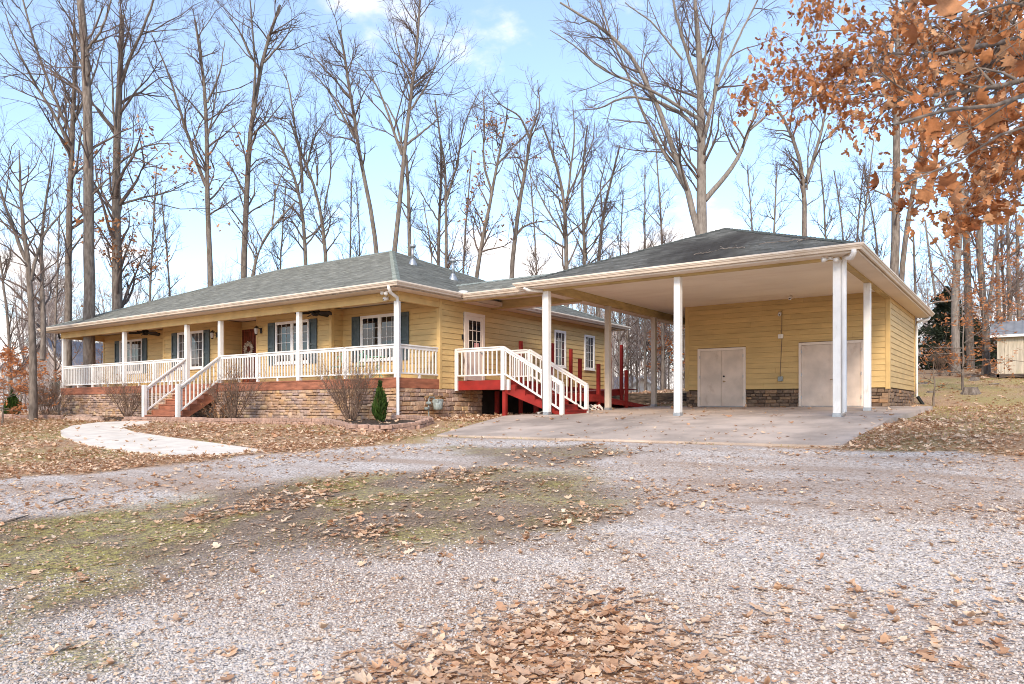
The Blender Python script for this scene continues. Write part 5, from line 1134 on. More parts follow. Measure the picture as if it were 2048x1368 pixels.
ctree(17, 38, [([(1133,560),(1132,480),(1131,410),(1120,340),(1100,290),(1085,250)],13,3),([(1132,420),(1140,350),(1150,270),(1145,200)],6,2),([(1132,480),(1095,420),(1070,370),(1050,330)],5,2),([(1131,400),(1160,340),(1185,290),(1190,240)],5,2)], 'many-limbed grey tree above the left end of the carport roof', lim=(11,5,4), blen=3.2, t0=.4)
ctree(18, 40, [([(1170,530),(1168,450),(1162,380),(1165,320),(1175,250)],10,3),([(1168,460),(1190,400),(1225,350),(1250,330)],6,2)], 'bare tree with a crooked foot above the carport roof, left of the big oak', lim=(11,5,4), blen=3.0, t0=.4)
ctree(19, 42, [([(1196,520),(1203,450),(1212,390),(1230,340),(1240,290)],11,3),([(1205,440),(1200,370),(1215,310)],5,2)], 'grey curved tree left of the big oak', lim=(11,5,4), blen=2.8, t0=.4)
ctree(20, 34, [([(1404,470),(1404,400),(1403,330),(1403,270),(1400,190),(1402,100),(1390,0)],30,7),
     ([(1402,270),(1375,235),(1330,205),(1280,195),(1235,190),(1195,230),(1160,200)],9,2.5),([(1400,240),(1340,200),(1280,170),(1200,140),(1150,90),(1100,60)],8,2.5),
     ([(1398,470),(1372,370),(1345,290),(1310,200),(1280,130),(1240,80),(1180,40),(1120,5)],15,3.5),([(1378,390),(1300,260),(1260,160),(1215,60),(1195,-20)],8,2.5),
     ([(1410,400),(1455,350),(1490,290),(1510,220),(1535,160)],13,4),([(1500,260),(1540,225),(1590,180)],6,2),([(1405,290),(1430,190),(1440,90),(1460,0)],11,4),([(1434,170),(1470,90),(1520,-10)],7,3),
     ([(1400,190),(1372,100),(1350,30),(1340,-40)],9,3),([(1402,215),(1408,120),(1430,20)],8,3),([(1365,120),(1310,50),(1250,5)],5,2)],
     'very large many-limbed oak above the carport roof, limbs sweeping far left', name='oak_tree', lim=(8,5,5), blen=3.6, t0=.5, barkm=BARK2, rtip=.007)
ctree(21, 38, [([(1608,475),(1610,420),(1612,370),(1600,320),(1580,250),(1565,215),(1540,200)],15,4),([(1612,365),(1630,310),(1648,240),(1660,180)],10,3),([(1614,380),(1616,300),(1625,240)],4,2)], 'bare Y-forked tree right of the big oak, behind the carport roof', lim=(10,5,4), blen=2.8, t0=.6)
ctree(22, 36, [([(1788,560),(1790,460),(1793,380),(1795,300),(1793,220),(1790,120),(1800,20)],20,8),([(1792,400),(1750,380),(1720,370)],4,2)], 'tall straight trunk right of the carport roof corner', lim=(8,5,4), blen=3.6, t0=.4)
ctree(23, 37, [([(1800,560),(1812,470),(1822,400),(1838,330),(1850,250),(1880,160)],13,5),([(1840,330),(1870,260),(1910,200)],6,3)], 'leaning trunk that crosses out from behind the straight one, right of the carport', lim=(8,5,4), blen=3.4, t0=.5)
for i, (px, py0, top, lean, w_) in enumerate(((1652,480,300,-8,6),(1712,500,330,10,6),(1722,510,280,16,7),(1690,500,340,-14,5),(1548,470,330,4,7),(1505,470,330,-6,5),(1760,540,330,-20,5),(1290,500,330,0,5),(1325,490,260,-10,7),(1240,505,380,4,5),(1075,560,330,-10,5),(700,520,330,3,5),(720,515,370,-4,4),(560,530,360,8,5),(865,520,400,-12,4),(340,580,380,-12,5),(300,600,330,8,6),(20,700,420,-20,7),(110,690,420,6,6),(925,560,300,12,6))):
    ctree(40+i, 46+(i*7)%9, [([(px,py0),(px+lean*.4,(py0*2+top)/3),(px+lean,(py0+top*2)/3),(px+lean*1.6,top)],w_,2)],
          ['thin young bare tree','thin whippy bare tree','slender multi-twigged bare tree'][i%3]+' standing '+('right of the big oak' if px > 1450 else 'behind the carport roof' if px > 1200 else 'behind the roof link' if px > 900 else 'behind the house roof')+', '+['at the wood edge','in second row','with upswept twigs','half lost in the twigs','leaning slightly'][i%5], lim=(14,5,4), blen=2.7, t0=.15, up=.16)
# right-hand yard trees
def ytree(seed, px, py, w_, path, label, **kw):
    b = g2w(px, py); t = (b[1]*math.cos(YAW)-b[0]*math.sin(YAW))
    return ctree(seed, t, [([(px,py-6)]+path[0], w_, path[1])]+[(p, a, c) for p, a, c in path[2:]], label, **kw)
ytree(70, 1912, 741, 17, ([(1910,640),(1912,560),(1917,460),(1925,360)],10,([(1913,560),(1880,500),(1840,440)],5,2),([(1914,600),(1860,605),(1815,650)],5,2),([(1913,520),(1940,480),(1980,440)],4,2)), 'greenish trunk in front of the dark evergreen in the right yard', lim=(7,5,4), blen=3, t0=.3, barkm=BARK2)
ytree(71, 1941, 738, 16, ([(1938,640),(1935,560),(1932,480),(1930,380)],11,([(1937,590),(1975,570),(2010,560)],4,2)), 'broad-footed trunk just right of the greenish one', lim=(6,5,4), blen=3, t0=.4)
ytree(72, 1975, 750, 13, ([(1972,660),(1966,590),(1958,520),(1960,440)],12,([(1972,640),(1985,560),(1990,470)],9,4)), 'dark forked trunk standing left of the yard shed', lim=(6,5,4), blen=3, t0=.4, leaves=160, leafr=(0,.5))
ytree(73, 1888, 735, 7, ([(1882,660),(1872,600),(1860,520),(1850,440)],3,([(1872,600),(1890,560),(1920,520)],3,2)), 'thin crooked young tree left of the greenish trunk', lim=(8,5,4), blen=2.6, t0=.4)
ytree(74, 1832, 741, 6, ([(1832,660),(1830,560),(1826,460)],3), 'slim pole-like tree close to the carport rear corner', lim=(6,4,4), blen=2.4, t0=.5)
for i, (px, py, w_, tp, lb) in enumerate(((2000,742,11,420,'trunk rising behind the shed roof at left'),(2022,740,10,400,'trunk rising behind the middle of the shed roof'),(2040,738,7,430,'trunk at the right frame edge behind the shed'),(2010,736,5,460,'thin trunk between those behind the shed'))):
    ytree(75+i, px, py, w_, ([(px-2,640),(px-5,540),(px-8,tp)],4), lb, lim=(7,5,4), blen=3, t0=.3, leaves=140, leafr=(0,.7))
# seen beneath the carport
for i, (px, py, w_, tp, lf, lb) in enumerate(((1327,764,10,560,420,'brown-leaved trunk seen through the carport beside its middle post'),(1256,764,6,560,0,'straight dark trunk seen through the carport left opening'),(1275,762,5,600,0,'slim pale trunk seen through the carport left opening'),(1370,762,6,580,120,'pale trunk next to the storage wall seen under the carport'),(1293,762,4,640,0,'small crooked tree by the white gable under the carport'),(1240,764,4,600,0,'thin stem seen beside the ramp posts'),(1312,762,3,620,0,'wiry stem seen left of the brown-leaved trunk'))):
    b = g2w(px, py, 36); t = min(60, (b[1]*math.cos(YAW)-b[0]*math.sin(YAW)))
    ctree(90+i, t, [([(px,py-4),(px-2,(py+tp)/2),(px-1,tp),(px+2,tp-80)], w_, 2)], lb, lim=(14,5,4), blen=3.2, t0=.12, leaves=lf, leafr=(0,.55))
# ---- far woods: a few shared tree shapes, many individuals
protos = []
for k in range(6):
    rg = np.random.default_rng(500+k); h = 13+3*rg.random(); lx = rg.normal()*.6
    st = [([(0,0,0),(lx*.3,0,h*.3),(lx,.2,h*.6),(lx*1.3,0,h)], .085+.03*rg.random(), .015)]
    for q in range(2): a = rg.random()*6.28; z0 = h*(.35+.2*q); st.append(([(lx*.4,0,z0),(lx*.4+1.2*math.cos(a),1.2*math.sin(a),z0+2.5),(lx*.4+1.8*math.cos(a),1.8*math.sin(a),z0+6)], .07, .015))
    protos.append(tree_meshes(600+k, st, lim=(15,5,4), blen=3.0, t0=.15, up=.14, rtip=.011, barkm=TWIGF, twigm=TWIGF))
rg = np.random.default_rng(77); cnt = 0
def far_tree(px, t, s):
    global cnt
    wh = 'to the left of the house' if px < 190 else 'showing above the house and carport roofs' if px < 1190 else 'seen low beneath the carport roof' if px < 1385 and cnt < 60 else 'beyond the yard right of the carport' if px > 1800 else 'showing above the carport roof'
    d = dirpx(px); x, y = d[0]*t, d[1]*t; z = float(gz(x, y))-.1
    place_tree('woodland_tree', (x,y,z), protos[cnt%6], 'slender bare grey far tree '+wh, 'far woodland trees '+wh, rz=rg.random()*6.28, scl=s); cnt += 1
for i in range(28): far_tree(-420+600*rg.random()**.7, 48+50*rg.random(), .6+.35*rg.random())
for i in range(20): far_tree(1195+185*rg.random(), 66+46*rg.random(), .65+.35*rg.random())
for i in range(34): far_tree(1800+330*rg.random(), 62+45*rg.random(), .6+.35*rg.random())
for i in range(105): far_tree(150+1650*rg.random(), 56+50*rg.random(), .6+.4*rg.random())
# reflected in the windows: bare trees across the drive
for i, (x, y) in enumerate(((-10,-26),(-22,-30),(-34,-24),(2,-34),(-46,-30),(14,-28))):
    place_tree('woodland_tree', (x,y,float(gz(x,y))-.1), protos[i%6], 'slender bare grey tree across the drive, mirrored in the windows', 'bare trees across the drive', rz=i*1.3, scl=1.0)
# brush: dense thin stems low in the woods, nobody could count it
def brush(name, n, pxa, pxb, ta, tb, h, m, seed, leafn=0):
    rg = np.random.default_rng(seed); px = pxa+(pxb-pxa)*rg.random(n); t = ta+(tb-ta)*rg.random(n); u = (px-CX)/F_PX
    x = (-math.sin(YAW)+u*math.cos(YAW))*t; y = (math.cos(YAW)+u*math.sin(YAW))*t; z = gz(x,y)-.05
    hh = h*(.5+.8*rg.random(n)); S = 5; P = np.empty((n,S,3)); d = rg.normal(size=(n,3))*.22; d[:,2] = 1; P[:,0] = np.stack([x,y,z],1)
    for j in range(1,S): P[:,j] = P[:,j-1]+d*(hh/(S-1))[:,None]; d = d+rg.normal(size=(n,3))*.18; d[:,2] = np.abs(d[:,2])
    R_ = (0.012+.02*rg.random(n))[:,None]*np.linspace(1,.3,S)[None]*(t/50)[:,None]
    v, q = tubes(P, R_, 3); b, rb, lb = grow(rg, P, R_, 4, .2, 1, 45, hh*.5, 2, .2, .05, .7, .008, .4); v2, q2 = tubes(b, np.maximum(rb,.007), 3)
    V, Q = join_np([(v,q),(v2,q2)]); o = tag(link(name, npmesh(name, V, [Q], m)), kind='stuff', label='tangle of thin grey stems low in the far woods')
    if leafn:
        E_ = b[:,-1][rg.integers(0,len(b),leafn)]+rg.normal(size=(leafn,3))*.15
        tag(link(name+'_leaves', scatter_mesh(name+'_leaves', leaf_low(), E_, rotmats(rg,leafn,1.2), .12+.10*rg.random(leafn), LEAFM, rg.random(leafn))), kind='stuff')
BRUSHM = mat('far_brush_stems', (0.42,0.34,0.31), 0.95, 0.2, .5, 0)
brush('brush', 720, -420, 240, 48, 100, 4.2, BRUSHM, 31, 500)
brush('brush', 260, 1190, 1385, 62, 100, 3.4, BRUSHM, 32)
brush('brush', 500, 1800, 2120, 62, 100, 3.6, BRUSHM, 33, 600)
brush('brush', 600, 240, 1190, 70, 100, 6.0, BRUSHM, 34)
# ---- beech-like saplings with orange-brown leaves
def sapling(px, py, t, h, label, seed, n=420, spread=1.0, leafsz=.09, cat='sapling'):
    rg = np.random.default_rng(seed); d = dirpx(px); x, y = d[0]*t, d[1]*t; z = float(gz(x,y)) if py is None else at(px,py,t)[2]
    z = float(gz(x,y)); st = [([(0,0,0),(.05,0,h*.4),(-.05,.1,h*.75),(.1,0,h)], .03+.006*h, .006)]
    P, L_ = resample(st[0][0], 8, .02, rg); R_ = np.linspace(st[0][1], .006, 8)
    b, rb, lb = grow(rg, P[None], R_[None], int(7*h/1.5), .15, 1, 75, 1.25*spread, 5, .08, .0, .6, .004, .4)
    c, rc, lc = grow(rg, b, rb, 5, .2, 1, 45, lb*.45, 3, .1, 0, .7, .003, .3)
    V, Q = join_np([tubes(P[None],R_[None],5), tubes(b,rb,3)]); cm = npmesh('stem', V, [Q], BARK)
    V, Q = tubes(c,rc,3); cm2 = npmesh('twigs', V, [Q], TWIG)
    E_ = np.concatenate([c[:,-1],c[:,2],c[:,1],b[:,-1],b[:,3]]); E_ = E_[rg.integers(0,len(E_),n)]+rg.normal(size=(n,3))*.05
    lm = scatter_mesh('leaves', leaf_low(), E_, rotmats(rg,n,.6), leafsz*(.6+.8*rg.random(n)), ORL, rg.random(n))
    o = empty('sapling', (x,y,z), label, cat)
    for nm, me in (('stem',cm),('twigs',cm2),('leaves',lm)):
        c_ = bpy.data.objects.new(nm, me); SC.collection.objects.link(c_); c_.parent = o
        if nm == 'leaves': c_['kind'] = 'stuff'
ORL = rampmat('orange_beech_leaves', [(0.46,0.17,0.06),(0.60,0.26,0.11),(0.52,0.21,0.08),(0.66,0.34,0.17)], 0.7, 'rnd', 0, 60, 0.15, 10, 0.3)
sapling(4, None, 28, 1.7, 'orange-leaved beech sapling at the left frame edge, nearest', 1, 420, 1.3, .10)
sapling(-15, None, 30, 2.6, 'orange-leaved beech sapling cut by the left frame edge', 2, 1100, 1.5, .11)
sapling(70, None, 36, 2.0, 'orange-leaved beech sapling behind the left arborvitae', 3, 1000, 1.5, .11)
sapling(200, None, 40, 4.5, 'orange-leaved sapling seen through the left end of the porch', 4, 450, 1.0)
sapling(1925, None, 31, 4.6, 'spreading orange-leaved sapling before the greenish trunk in the right yard', 5, 1300, 2.2, .11)
sapling(1965, None, 36, 6.0, 'taller orange-leaved sapling left of the shed', 6, 1300, 1.6, .11)
sapling(2035, None, 44, 8.5, 'orange-leaved young tree rising behind the shed', 7, 1500, 1.5, .13)
sapling(1338, None, 52, 7.0, 'orange-leaved sapling seen through the carport', 8, 1300, 1.4, .17)
sapling(40, None, 38, 3.0, 'orange-leaved thicket sapling farther back at left', 9, 900, 1.5, .12)
sapling(1867, None, 27, 2.0, 'tiny bare sapling with a tuft of orange leaves on the right lawn', 10, 30, .5)
# ---- evergreens
def arbor(x, y, h, r, label, seed, n=3800):
    rg = np.random.default_rng(seed); z = float(gz(x,y)); f = rg.random(n)**.8; prof = np.sin(np.clip(f*1.08+.10,0,1)*math.pi)**.55*(1-f*.45); a = rg.random(n)*6.283; rr = r*prof*(.5+.62*rg.random(n))*(1+.22*np.sin(a*3+f*9))
    P = np.stack([x+rr*np.cos(a), y+rr*np.sin(a), z+.10+f*(h-.1)],1)
    D = np.stack([np.cos(a)*.35,np.sin(a)*.35,np.ones(n)],1)+rg.normal(size=(n,3))*.25; D /= np.linalg.norm(D,axis=1,keepdims=True); A, B = ortho(D); az = rg.random(n)[:,None]*6.28; W_ = A*np.cos(az)+B*np.sin(az)
    l = (.05+.10*rg.random(n)**2)[:,None]; V = np.stack([P-D*l*.5, P+W_*l*.22, P+D*l, P-W_*l*.22],1).reshape(-1,3)
    e = empty('arborvitae', (x,y,z), label, 'shrub'); c = np.clip(.25+.5*(rr/(r*prof+1e-6)-.6)+.25*rg.random(n),0,1); c = np.where(rg.random(n) < .04, 1.0, np.minimum(c,.78))
    o = link('foliage', npmesh('foliage', V-np.array([x,y,z]), [np.arange(4*n).reshape(n,4)], GREEN, np.repeat(c,4)), e, loc=(0,0,0)); o['kind'] = 'stuff'
    MB().tube([(0,0,-.05),(0,0,h*.5)],.025,6).build('stem', BARK, None).parent = e
arbor(-14.62, 14.55, 1.10, .19, 'small narrow green arborvitae near the right corner of the porch', 21)
arbor(-38.6, 14.75, 1.20, .36, 'rounder green arborvitae in the left bed with a white tag', 22)
tag(MB().box(-38.35,-38.32,14.40,14.41,K+.28,K+.42).build('plant_tag', WHITE, None), 'small white tag hanging on the left arborvitae', 'tag')
def cedar(px, t, h, r, label, seed, n=9000):
    rg = np.random.default_rng(seed); d = dirpx(px); x, y = d[0]*t, d[1]*t; z = float(gz(x,y)); e = empty('cedar_tree', (x,y,z), label, 'evergreen')
    f = rg.random(n)**1.2; a = rg.random(n)*6.283; tier = .75+.35*np.sin(f*34+a*1.0)+.25*np.sin(a*5+f*11); rr = r*(1-f**1.6)**.9*np.clip(tier,.3,1.4)*(.35+.75*rg.random(n)); rr *= .8+.4*np.sin(a*2+seed)**2
    P = np.stack([rr*np.cos(a), rr*np.sin(a), .3+f*(h-.3)-.12*rr],1)
    o = link('foliage', blades(P, .15, rg.random(n), CEDAR, 'foliage', seed=seed, asp=.30), e, loc=(0,0,0)); o['kind'] = 'stuff'
    b = MB(); b.tube([(0,0,-.1),(0,0,h*.9)],[.18,.03],6); b.build('trunk', BARK, None).parent = e
cedar(1893, 50, 5.6, 2.9, 'large dark evergreen behind the fence in the right yard', 5); cedar(1950, 53, 3.8, 2.2, 'lower dark evergreen partly hidden by the right yard trunks', 6)
# ---- dormant bushes in the bed
def bush(x, y, h, r, label, seed, n=34, leafn=160, base=.10):
    rg = np.random.default_rng(seed); z = float(gz(x,y)); a = rg.random(n)*6.283; q = rg.random(n)**.6; S = 7; P = np.empty((n,S,3))
    P[:,0] = np.stack([base*np.cos(a)*q, base*np.sin(a)*q, np.zeros(n)],1); d = np.stack([np.cos(a)*q*r/h*1.15, np.sin(a)*q*r/h*1.15, np.ones(n)],1); L_ = h*(.75+.35*rg.random(n))
    for j in range(1,S): d = d+rg.normal(size=(n,3))*.07; d[:,2] = np.maximum(d[:,2],.6); dn = d/np.linalg.norm(d,axis=1,keepdims=True); P[:,j] = P[:,j-1]+dn*(L_/(S-1))[:,None]
    R_ = (.007+.006*rg.random(n))[:,None]*np.linspace(1,.4,S)[None]
    b, rb, lb = grow(rg, P, R_, 7, .3, 1, 32, L_*.42, 4, .12, .10, .8, .0022, .3); c, rc, lc = grow(rg, b, rb, 4, .2, 1, 38, lb*.5, 3, .14, .06, .8, .0018, .3)
    e = empty('dormant_bush', (x,y,z), label, 'bush'); V, Q = tubes(P,R_,4)
    link('stems', npmesh('stems', V, [Q], BUSHM), e, loc=(0,0,0)); V, Q = join_np([tubes(b,rb,3),tubes(c,rc,3)]); link('twigs', npmesh('twigs', V, [Q], BUSHM), e, loc=(0,0,0))
    if leafn:
        E_ = np.concatenate([c[:,-1],c[:,1],b[:,-1]])[rg.integers(0,len(c)*2+len(b),leafn)]
        o = link('dead_leaves', scatter_mesh('dead_leaves', leaf_low(), E_, rotmats(rg,leafn,1.2), .045*(.6+.8*rg.random(leafn)), LEAFM, rg.random(leafn)), e, loc=(0,0,0)); o['kind'] = 'stuff'
bush(-16.15, 14.9, 1.62, .85, 'bare twiggy bush nearest the small arborvitae, right of centre in the bed', 1, 44, 260)
bush(-21.55, 14.75, 1.55, .80, 'bare twiggy bush just right of the porch steps', 2, 42, 240)
bush(-28.7, 14.95, 1.50, .85, 'bare twiggy bush just left of the porch steps', 3, 38, 160)
bush(-35.4, 14.9, 1.75, 1.15, 'bare twiggy bush at the left end of the stone base', 4, 40, 40, .35)
bush(-37.3, 15.8, 1.6, 1.0, 'sparse bush beyond the left end of the porch', 5, 26, 20, .3)
bush(-23.1, 15.2, .55, .5, 'low brown shrub in the shade beside the steps stringer', 6, 22, 320, .2)
for px, lb, sd in ((1900,'small leafy brown bush at the foot of the greenish trunk',7),(1880,'wiry shrub left of the greenish trunk',8)):
    b = g2w(px, 752); bush(b[0], b[1], 1.3, .8, lb, sd, 18, 60 if sd == 7 else 0, .1)
# ---- stumps and logs on the right lawn
def stump(px, py, r, h, label, seed):
    x, y = g2w(px, py); rg = random.Random(seed); k = 14; b = MB()
    for r_, z in ((1.5,-.05),(1.15,h*.35),(1.0,h*.8),(.9,h)):
        for j in range(k): t = 2*math.pi*j/k; q = r*r_*(1+.14*math.sin(j*2.3+seed)+rg.uniform(-.07,.07)); b.v.append((q*math.cos(t), q*math.sin(t), z*(1+rg.uniform(-.1,.15))))
    for i in range(3):
        for j in range(k): b.f.append((i*k+j,i*k+(j+1)%k,(i+1)*k+(j+1)%k,(i+1)*k+j))
    b.f.append(tuple(3*k+j for j in range(k))); tag(link('tree_stump', b.mesh('tree_stump', BARK), None, loc=(x,y,float(gz(x,y)))), label, 'stump')
stump(1941, 788, .26, .26, 'ragged low stump in the middle of the right lawn', 1); stump(1949, 761, .16, .16, 'small dark stump nearer the shed', 2); stump(1862, 785, .14, .06, 'worn root mound at the foot of the tiny sapling', 3); stump(1842, 767, .25, .05, 'flat dark root patch beside the carport rear corner', 4)
b0, b1 = g2w(1978,770), g2w(1998,769); tag(MB().tube([(b0[0],b0[1],float(gz(*b0))+.03),(b1[0],b1[1],float(gz(*b1))+.04)],.03,6).build('fallen_branch', BARK, None), 'short fallen branch lying on the lawn before the shed', 'branch')
# sticks on the gravel at left
for k, (pa, pb, pc) in enumerate((((108,1012),(130,1005),(157,999)),((3,1049),(30,1046),(58,1033)))):
    q = [g2w(*p) for p in (pa,pb,pc)]; pts = [(x,y,float(gz(x,y))+.02+.02*(i==1)) for i,(x,y) in enumerate(q)]
    tag(MB().tube(pts,[.012,.014,.006],5).build('fallen_stick', BARK, None), ('thin dark stick on the mossy gravel at left' if k == 0 else 'forked stick at the left frame edge on gravel'), 'stick')
# ---- shed
x, y = g2w(1994, 757); sdx, sdy = x, y; sz = float(gz(x, y))
sh = empty('garden_shed', (sdx+1.4,sdy+1.2,sz), 'faded tan panel shed with grey ribbed metal roof at the right frame edge', 'shed')
fx0, fx1, fy0, fy1 = sdx, sdx+3.2, sdy, sdy+2.6
MB().box(fx0+.02,fx1,fy0+.02,fy1,sz+.20,sz+2.0).build('wall', SHEDW, sh); MB().box(fx0,fx1,fy0,fy0+.09,sz+.04,sz+.2).box(fx0,fx0+.09,fy0,fy1,sz+.04,sz+.199).build('skid', TIMB, sh)
n = 22
for i in range(n): a = fx0+.005+(fx1-fx0)*i/n; MB().box(a,a+(fx1-fx0)/n-.012,fy0,fy0+.018,sz+.2,sz+1.98).build('wall_panel', SHEDW, sh)
for i in range(16): a = fy0+.02+(fy1-fy0)*i/16; MB().box(fx0,fx0+.018,a,a+(fy1-fy0)/16-.012,sz+.2,sz+1.98).build('wall_panel', SHEDW, sh)
MB().box(fx0+1.12,fx0+1.22,fy0-.03,fy0-.001,sz+.2,sz+1.86).box(fx0+2.1,fx0+2.2,fy0-.03,fy0-.001,sz+.2,sz+1.86).box(fx0+1.22,fx0+2.1,fy0-.028,fy0-.001,sz+1.77,sz+1.86).build('door_casing', HOUSEW, sh)
MB().box(fx0+1.24,fx0+2.08,fy0-.02,fy0-.002,sz+.2,sz+1.76).build('door_leaf', SHEDW, sh)
mb = MB(); ez, rz_ = sz+2.0, sz+2.75; ym = (fy0+fy1)/2
mb.add([(fx0-.28,fy0-.28,ez),(fx1+.28,fy0-.28,ez),(fx1+.28,ym,rz_),(fx0-.28,ym,rz_),(fx0-.28,fy1+.28,ez),(fx1+.28,fy1+.28,ez),(fx0-.28,ym,rz_-.06),(fx0-.28,fy0-.28,ez-.06),(fx1+.28,fy0-.28,ez-.06),(fx1+.28,ym,rz_-.06)],[(0,1,2,3),(3,2,5,4),(7,8,1,0),(6,7,0,3),(8,9,2,1),(7,6,9,8)]); rfs = mb.build('roof', TIN, sh)
for i in range(13):
    a = fx0-.26+i*.31; MB().obox((a,fy0-.28,ez+.012),(a,ym,rz_+.012),.03,.03).build('roof_rib', TIN, rfs)
MB().box(fx0-.26,fx1+.26,fy0-.29,fy0-.27,ez-.12,ez-.005).build('fascia', HOUSEW, sh)
MB().add([(fx0+1.1,fy0-.05,sz+.18),(fx0+2.3,fy0-.05,sz+.18),(fx0+2.3,fy0-1.0,sz-.05),(fx0+1.1,fy0-1.0,sz-.05),(fx0+1.1,fy0-.05,sz+.1),(fx0+2.3,fy0-.05,sz+.1),(fx0+2.3,fy0-1.0,sz-.15),(fx0+1.1,fy0-1.0,sz-.15)],[(0,3,2,1),(4,5,6,7),(3,7,6,2),(0,4,7,3),(1,2,6,5)]).build('entry_ramp', CONCW, sh)
# ---- retaining wall of timbers behind
rw = empty('retaining_wall', (-14,33,2), 'low wall of dark landscape timbers behind the carport and ramp', 'wall')
z0 = float(gz(-14, 32.9))
for c in range(4):
    x = -19.5+(c%2)*1.1
    while x < -8.6:
        MB().cbox(x,min(x+2.38,-8.5),32.92+.02*c,33.08+.02*c,z0-.03+.135*c,z0+.098+.135*c,.01).build('timber', TIMB, rw); x += 2.4
rb_ = empty('stone_border', (-17,31.9,2), 'short row of pale blocks at the foot of the timber wall', 'edging')
for i in range(9):
    for c in range(2): MB().cbox(-17.6+.42*i+.2*c,-17.22+.42*i+.2*c,32.3,32.55,float(gz(-17,32.4))-.03+.14*c,float(gz(-17,32.4))+.10+.14*c,.02).build('block', STONE, rb_)
# ---- chain-link fence in right yard, timber rail at left
fe = empty('chain_link_fence', (-1,42,3), 'low chain-link fence in front of the dark evergreen', 'fence')
fp = [g2w(1843,738),g2w(1905,731),g2w(1965,726),g2w(2048,724)]; pts = [(x,y,float(gz(x,y))) for x,y in fp]
for p in pts: MB().tube([p,(p[0],p[1],p[2]+1.15)],.03,6).build('fence_post', METAL, fe)
for a, b in zip(pts[:-1],pts[1:]):
    A, B = Vector(a), Vector(b); up = Vector((0,0,1.13)); MB().tube([A+up,B+up],.022,6).build('top_rail', METAL, fe)
    m_ = MB(); L_ = (B-A).length; n = int(L_/.12)
    for i in range(n):
        p = A.lerp(B,i/n); q = A.lerp(B,min(1,(i+9)/n)); m_.obox(p,q+up*.98,.004,.004); m_.obox(p+up*.98,q,.004,.004)
    o = m_.build('mesh_wire', METAL, fe); o['kind'] = 'stuff'
wf = empty('log_rail_fence', (-38.5,17,1.2), 'single weathered log rail beyond the left end of the house', 'fence')
A, B = at(40,830,37), at(118,801,33); A = (A[0],A[1],float(gz(A[0],A[1]))+.35); B = (B[0],B[1],float(gz(B[0],B[1]))+.62)
MB().tube([A,B],.05,7).build('rail', BARK, wf)
for p in (A,B): MB().tube([(p[0],p[1],p[2]-.75),(p[0],p[1],p[2]+.08)],.06,7).build('fence_post', BARK, wf)
# ---- neighbouring houses
def farhouse(px, t, w_, d_, hw, hr, yaw, wm, rm, label, wins=2):
    d = dirpx(px); x, y = d[0]*t, d[1]*t; z = float(gz(x,y))-.2
    e = empty('neighbour_house', (x,y,z), label, 'house', rz=yaw)
    def P(mb, n, m, par=None): o = mb.build(n, m, None); o.parent = par or e; return o
    P(MB().box(-w_/2,w_/2,-d_/2,d_/2,0,hw),'wall',wm)
    P(MB().add([(-w_/2,-d_/2-.001,hw),(w_/2,-d_/2-.001,hw),(0,-d_/2-.001,hw+hr),(-w_/2,-d_/2+.2,hw),(w_/2,-d_/2+.2,hw),(0,-d_/2+.2,hw+hr)],[(0,1,2),(3,5,4),(0,2,5,3),(1,4,5,2)]),'gable',wm)
    o_ = .4; k = hr/(w_/2); b = MB()
    for s in (-1,1):
        b.add([(0,-d_/2-o_,hw+hr+.02),(s*(w_/2+o_),-d_/2-o_,hw-o_*k+.02),(s*(w_/2+o_),d_/2+o_,hw-o_*k+.02),(0,d_/2+o_,hw+hr+.02),(0,-d_/2-o_,hw+hr+.17),(s*(w_/2+o_),-d_/2-o_,hw-o_*k+.17),(s*(w_/2+o_),d_/2+o_,hw-o_*k+.17),(0,d_/2+o_,hw+hr+.17)],[(0,1,2,3),(4,5,6,7),(0,1,5,4),(1,2,6,5),(2,3,7,6)])
    P(b,'roof',rm)
    for s in (-1,1): P(MB().obox((0,-d_/2-o_-.03,hw+hr+.08),(s*(w_/2+o_),-d_/2-o_-.03,hw-o_*k+.08),.05,.22,up=(0,0,1)),'barge_board',HOUSEW)
    for i in range(wins):
        cx_ = (i+.5)/wins*w_-w_/2; f = P(MB().box(cx_-.5,cx_+.5,-d_/2-.05,-d_/2+.01,hw*.35,hw*.8),'window',HOUSEW); P(MB().box(cx_-.4,cx_+.4,-d_/2-.06,-d_/2-.045,hw*.38,hw*.77),'pane',GLASS,f)
farhouse(183, 62, 4.4, 9, 3.6, 2.1, math.radians(20), HOUSET, FROOF, 'neighbour house with white-edged gable seen through the left end of the porch')
farhouse(203, 78, 10, 12, 4.0, 3.0, math.radians(110), HOUSEW, FROOF, 'blue-grey roofed house behind the porch corner at left',3)
farhouse(1284, 70, 3.4, 4, 1.5, 1.2, math.radians(25), HOUSEW, HOUSEW, 'small white gabled outbuilding seen through the carport',1)
farhouse(1225, 92, 9, 9, 1.9, 1.6, math.radians(115), HOUSEW, FROOF, 'low white house far off beyond the ramp posts',3)
farhouse(1985, 78, 14, 10, 2.6, 3.2, math.radians(100), HOUSEW, HOUSET, 'pale house with brownish roof far behind the yard shed',4)
farhouse(95, 85, 9, 9, 3.0, 2.4, math.radians(15), HOUSEW, FROOF, 'white house lost in the woods at far left',2)
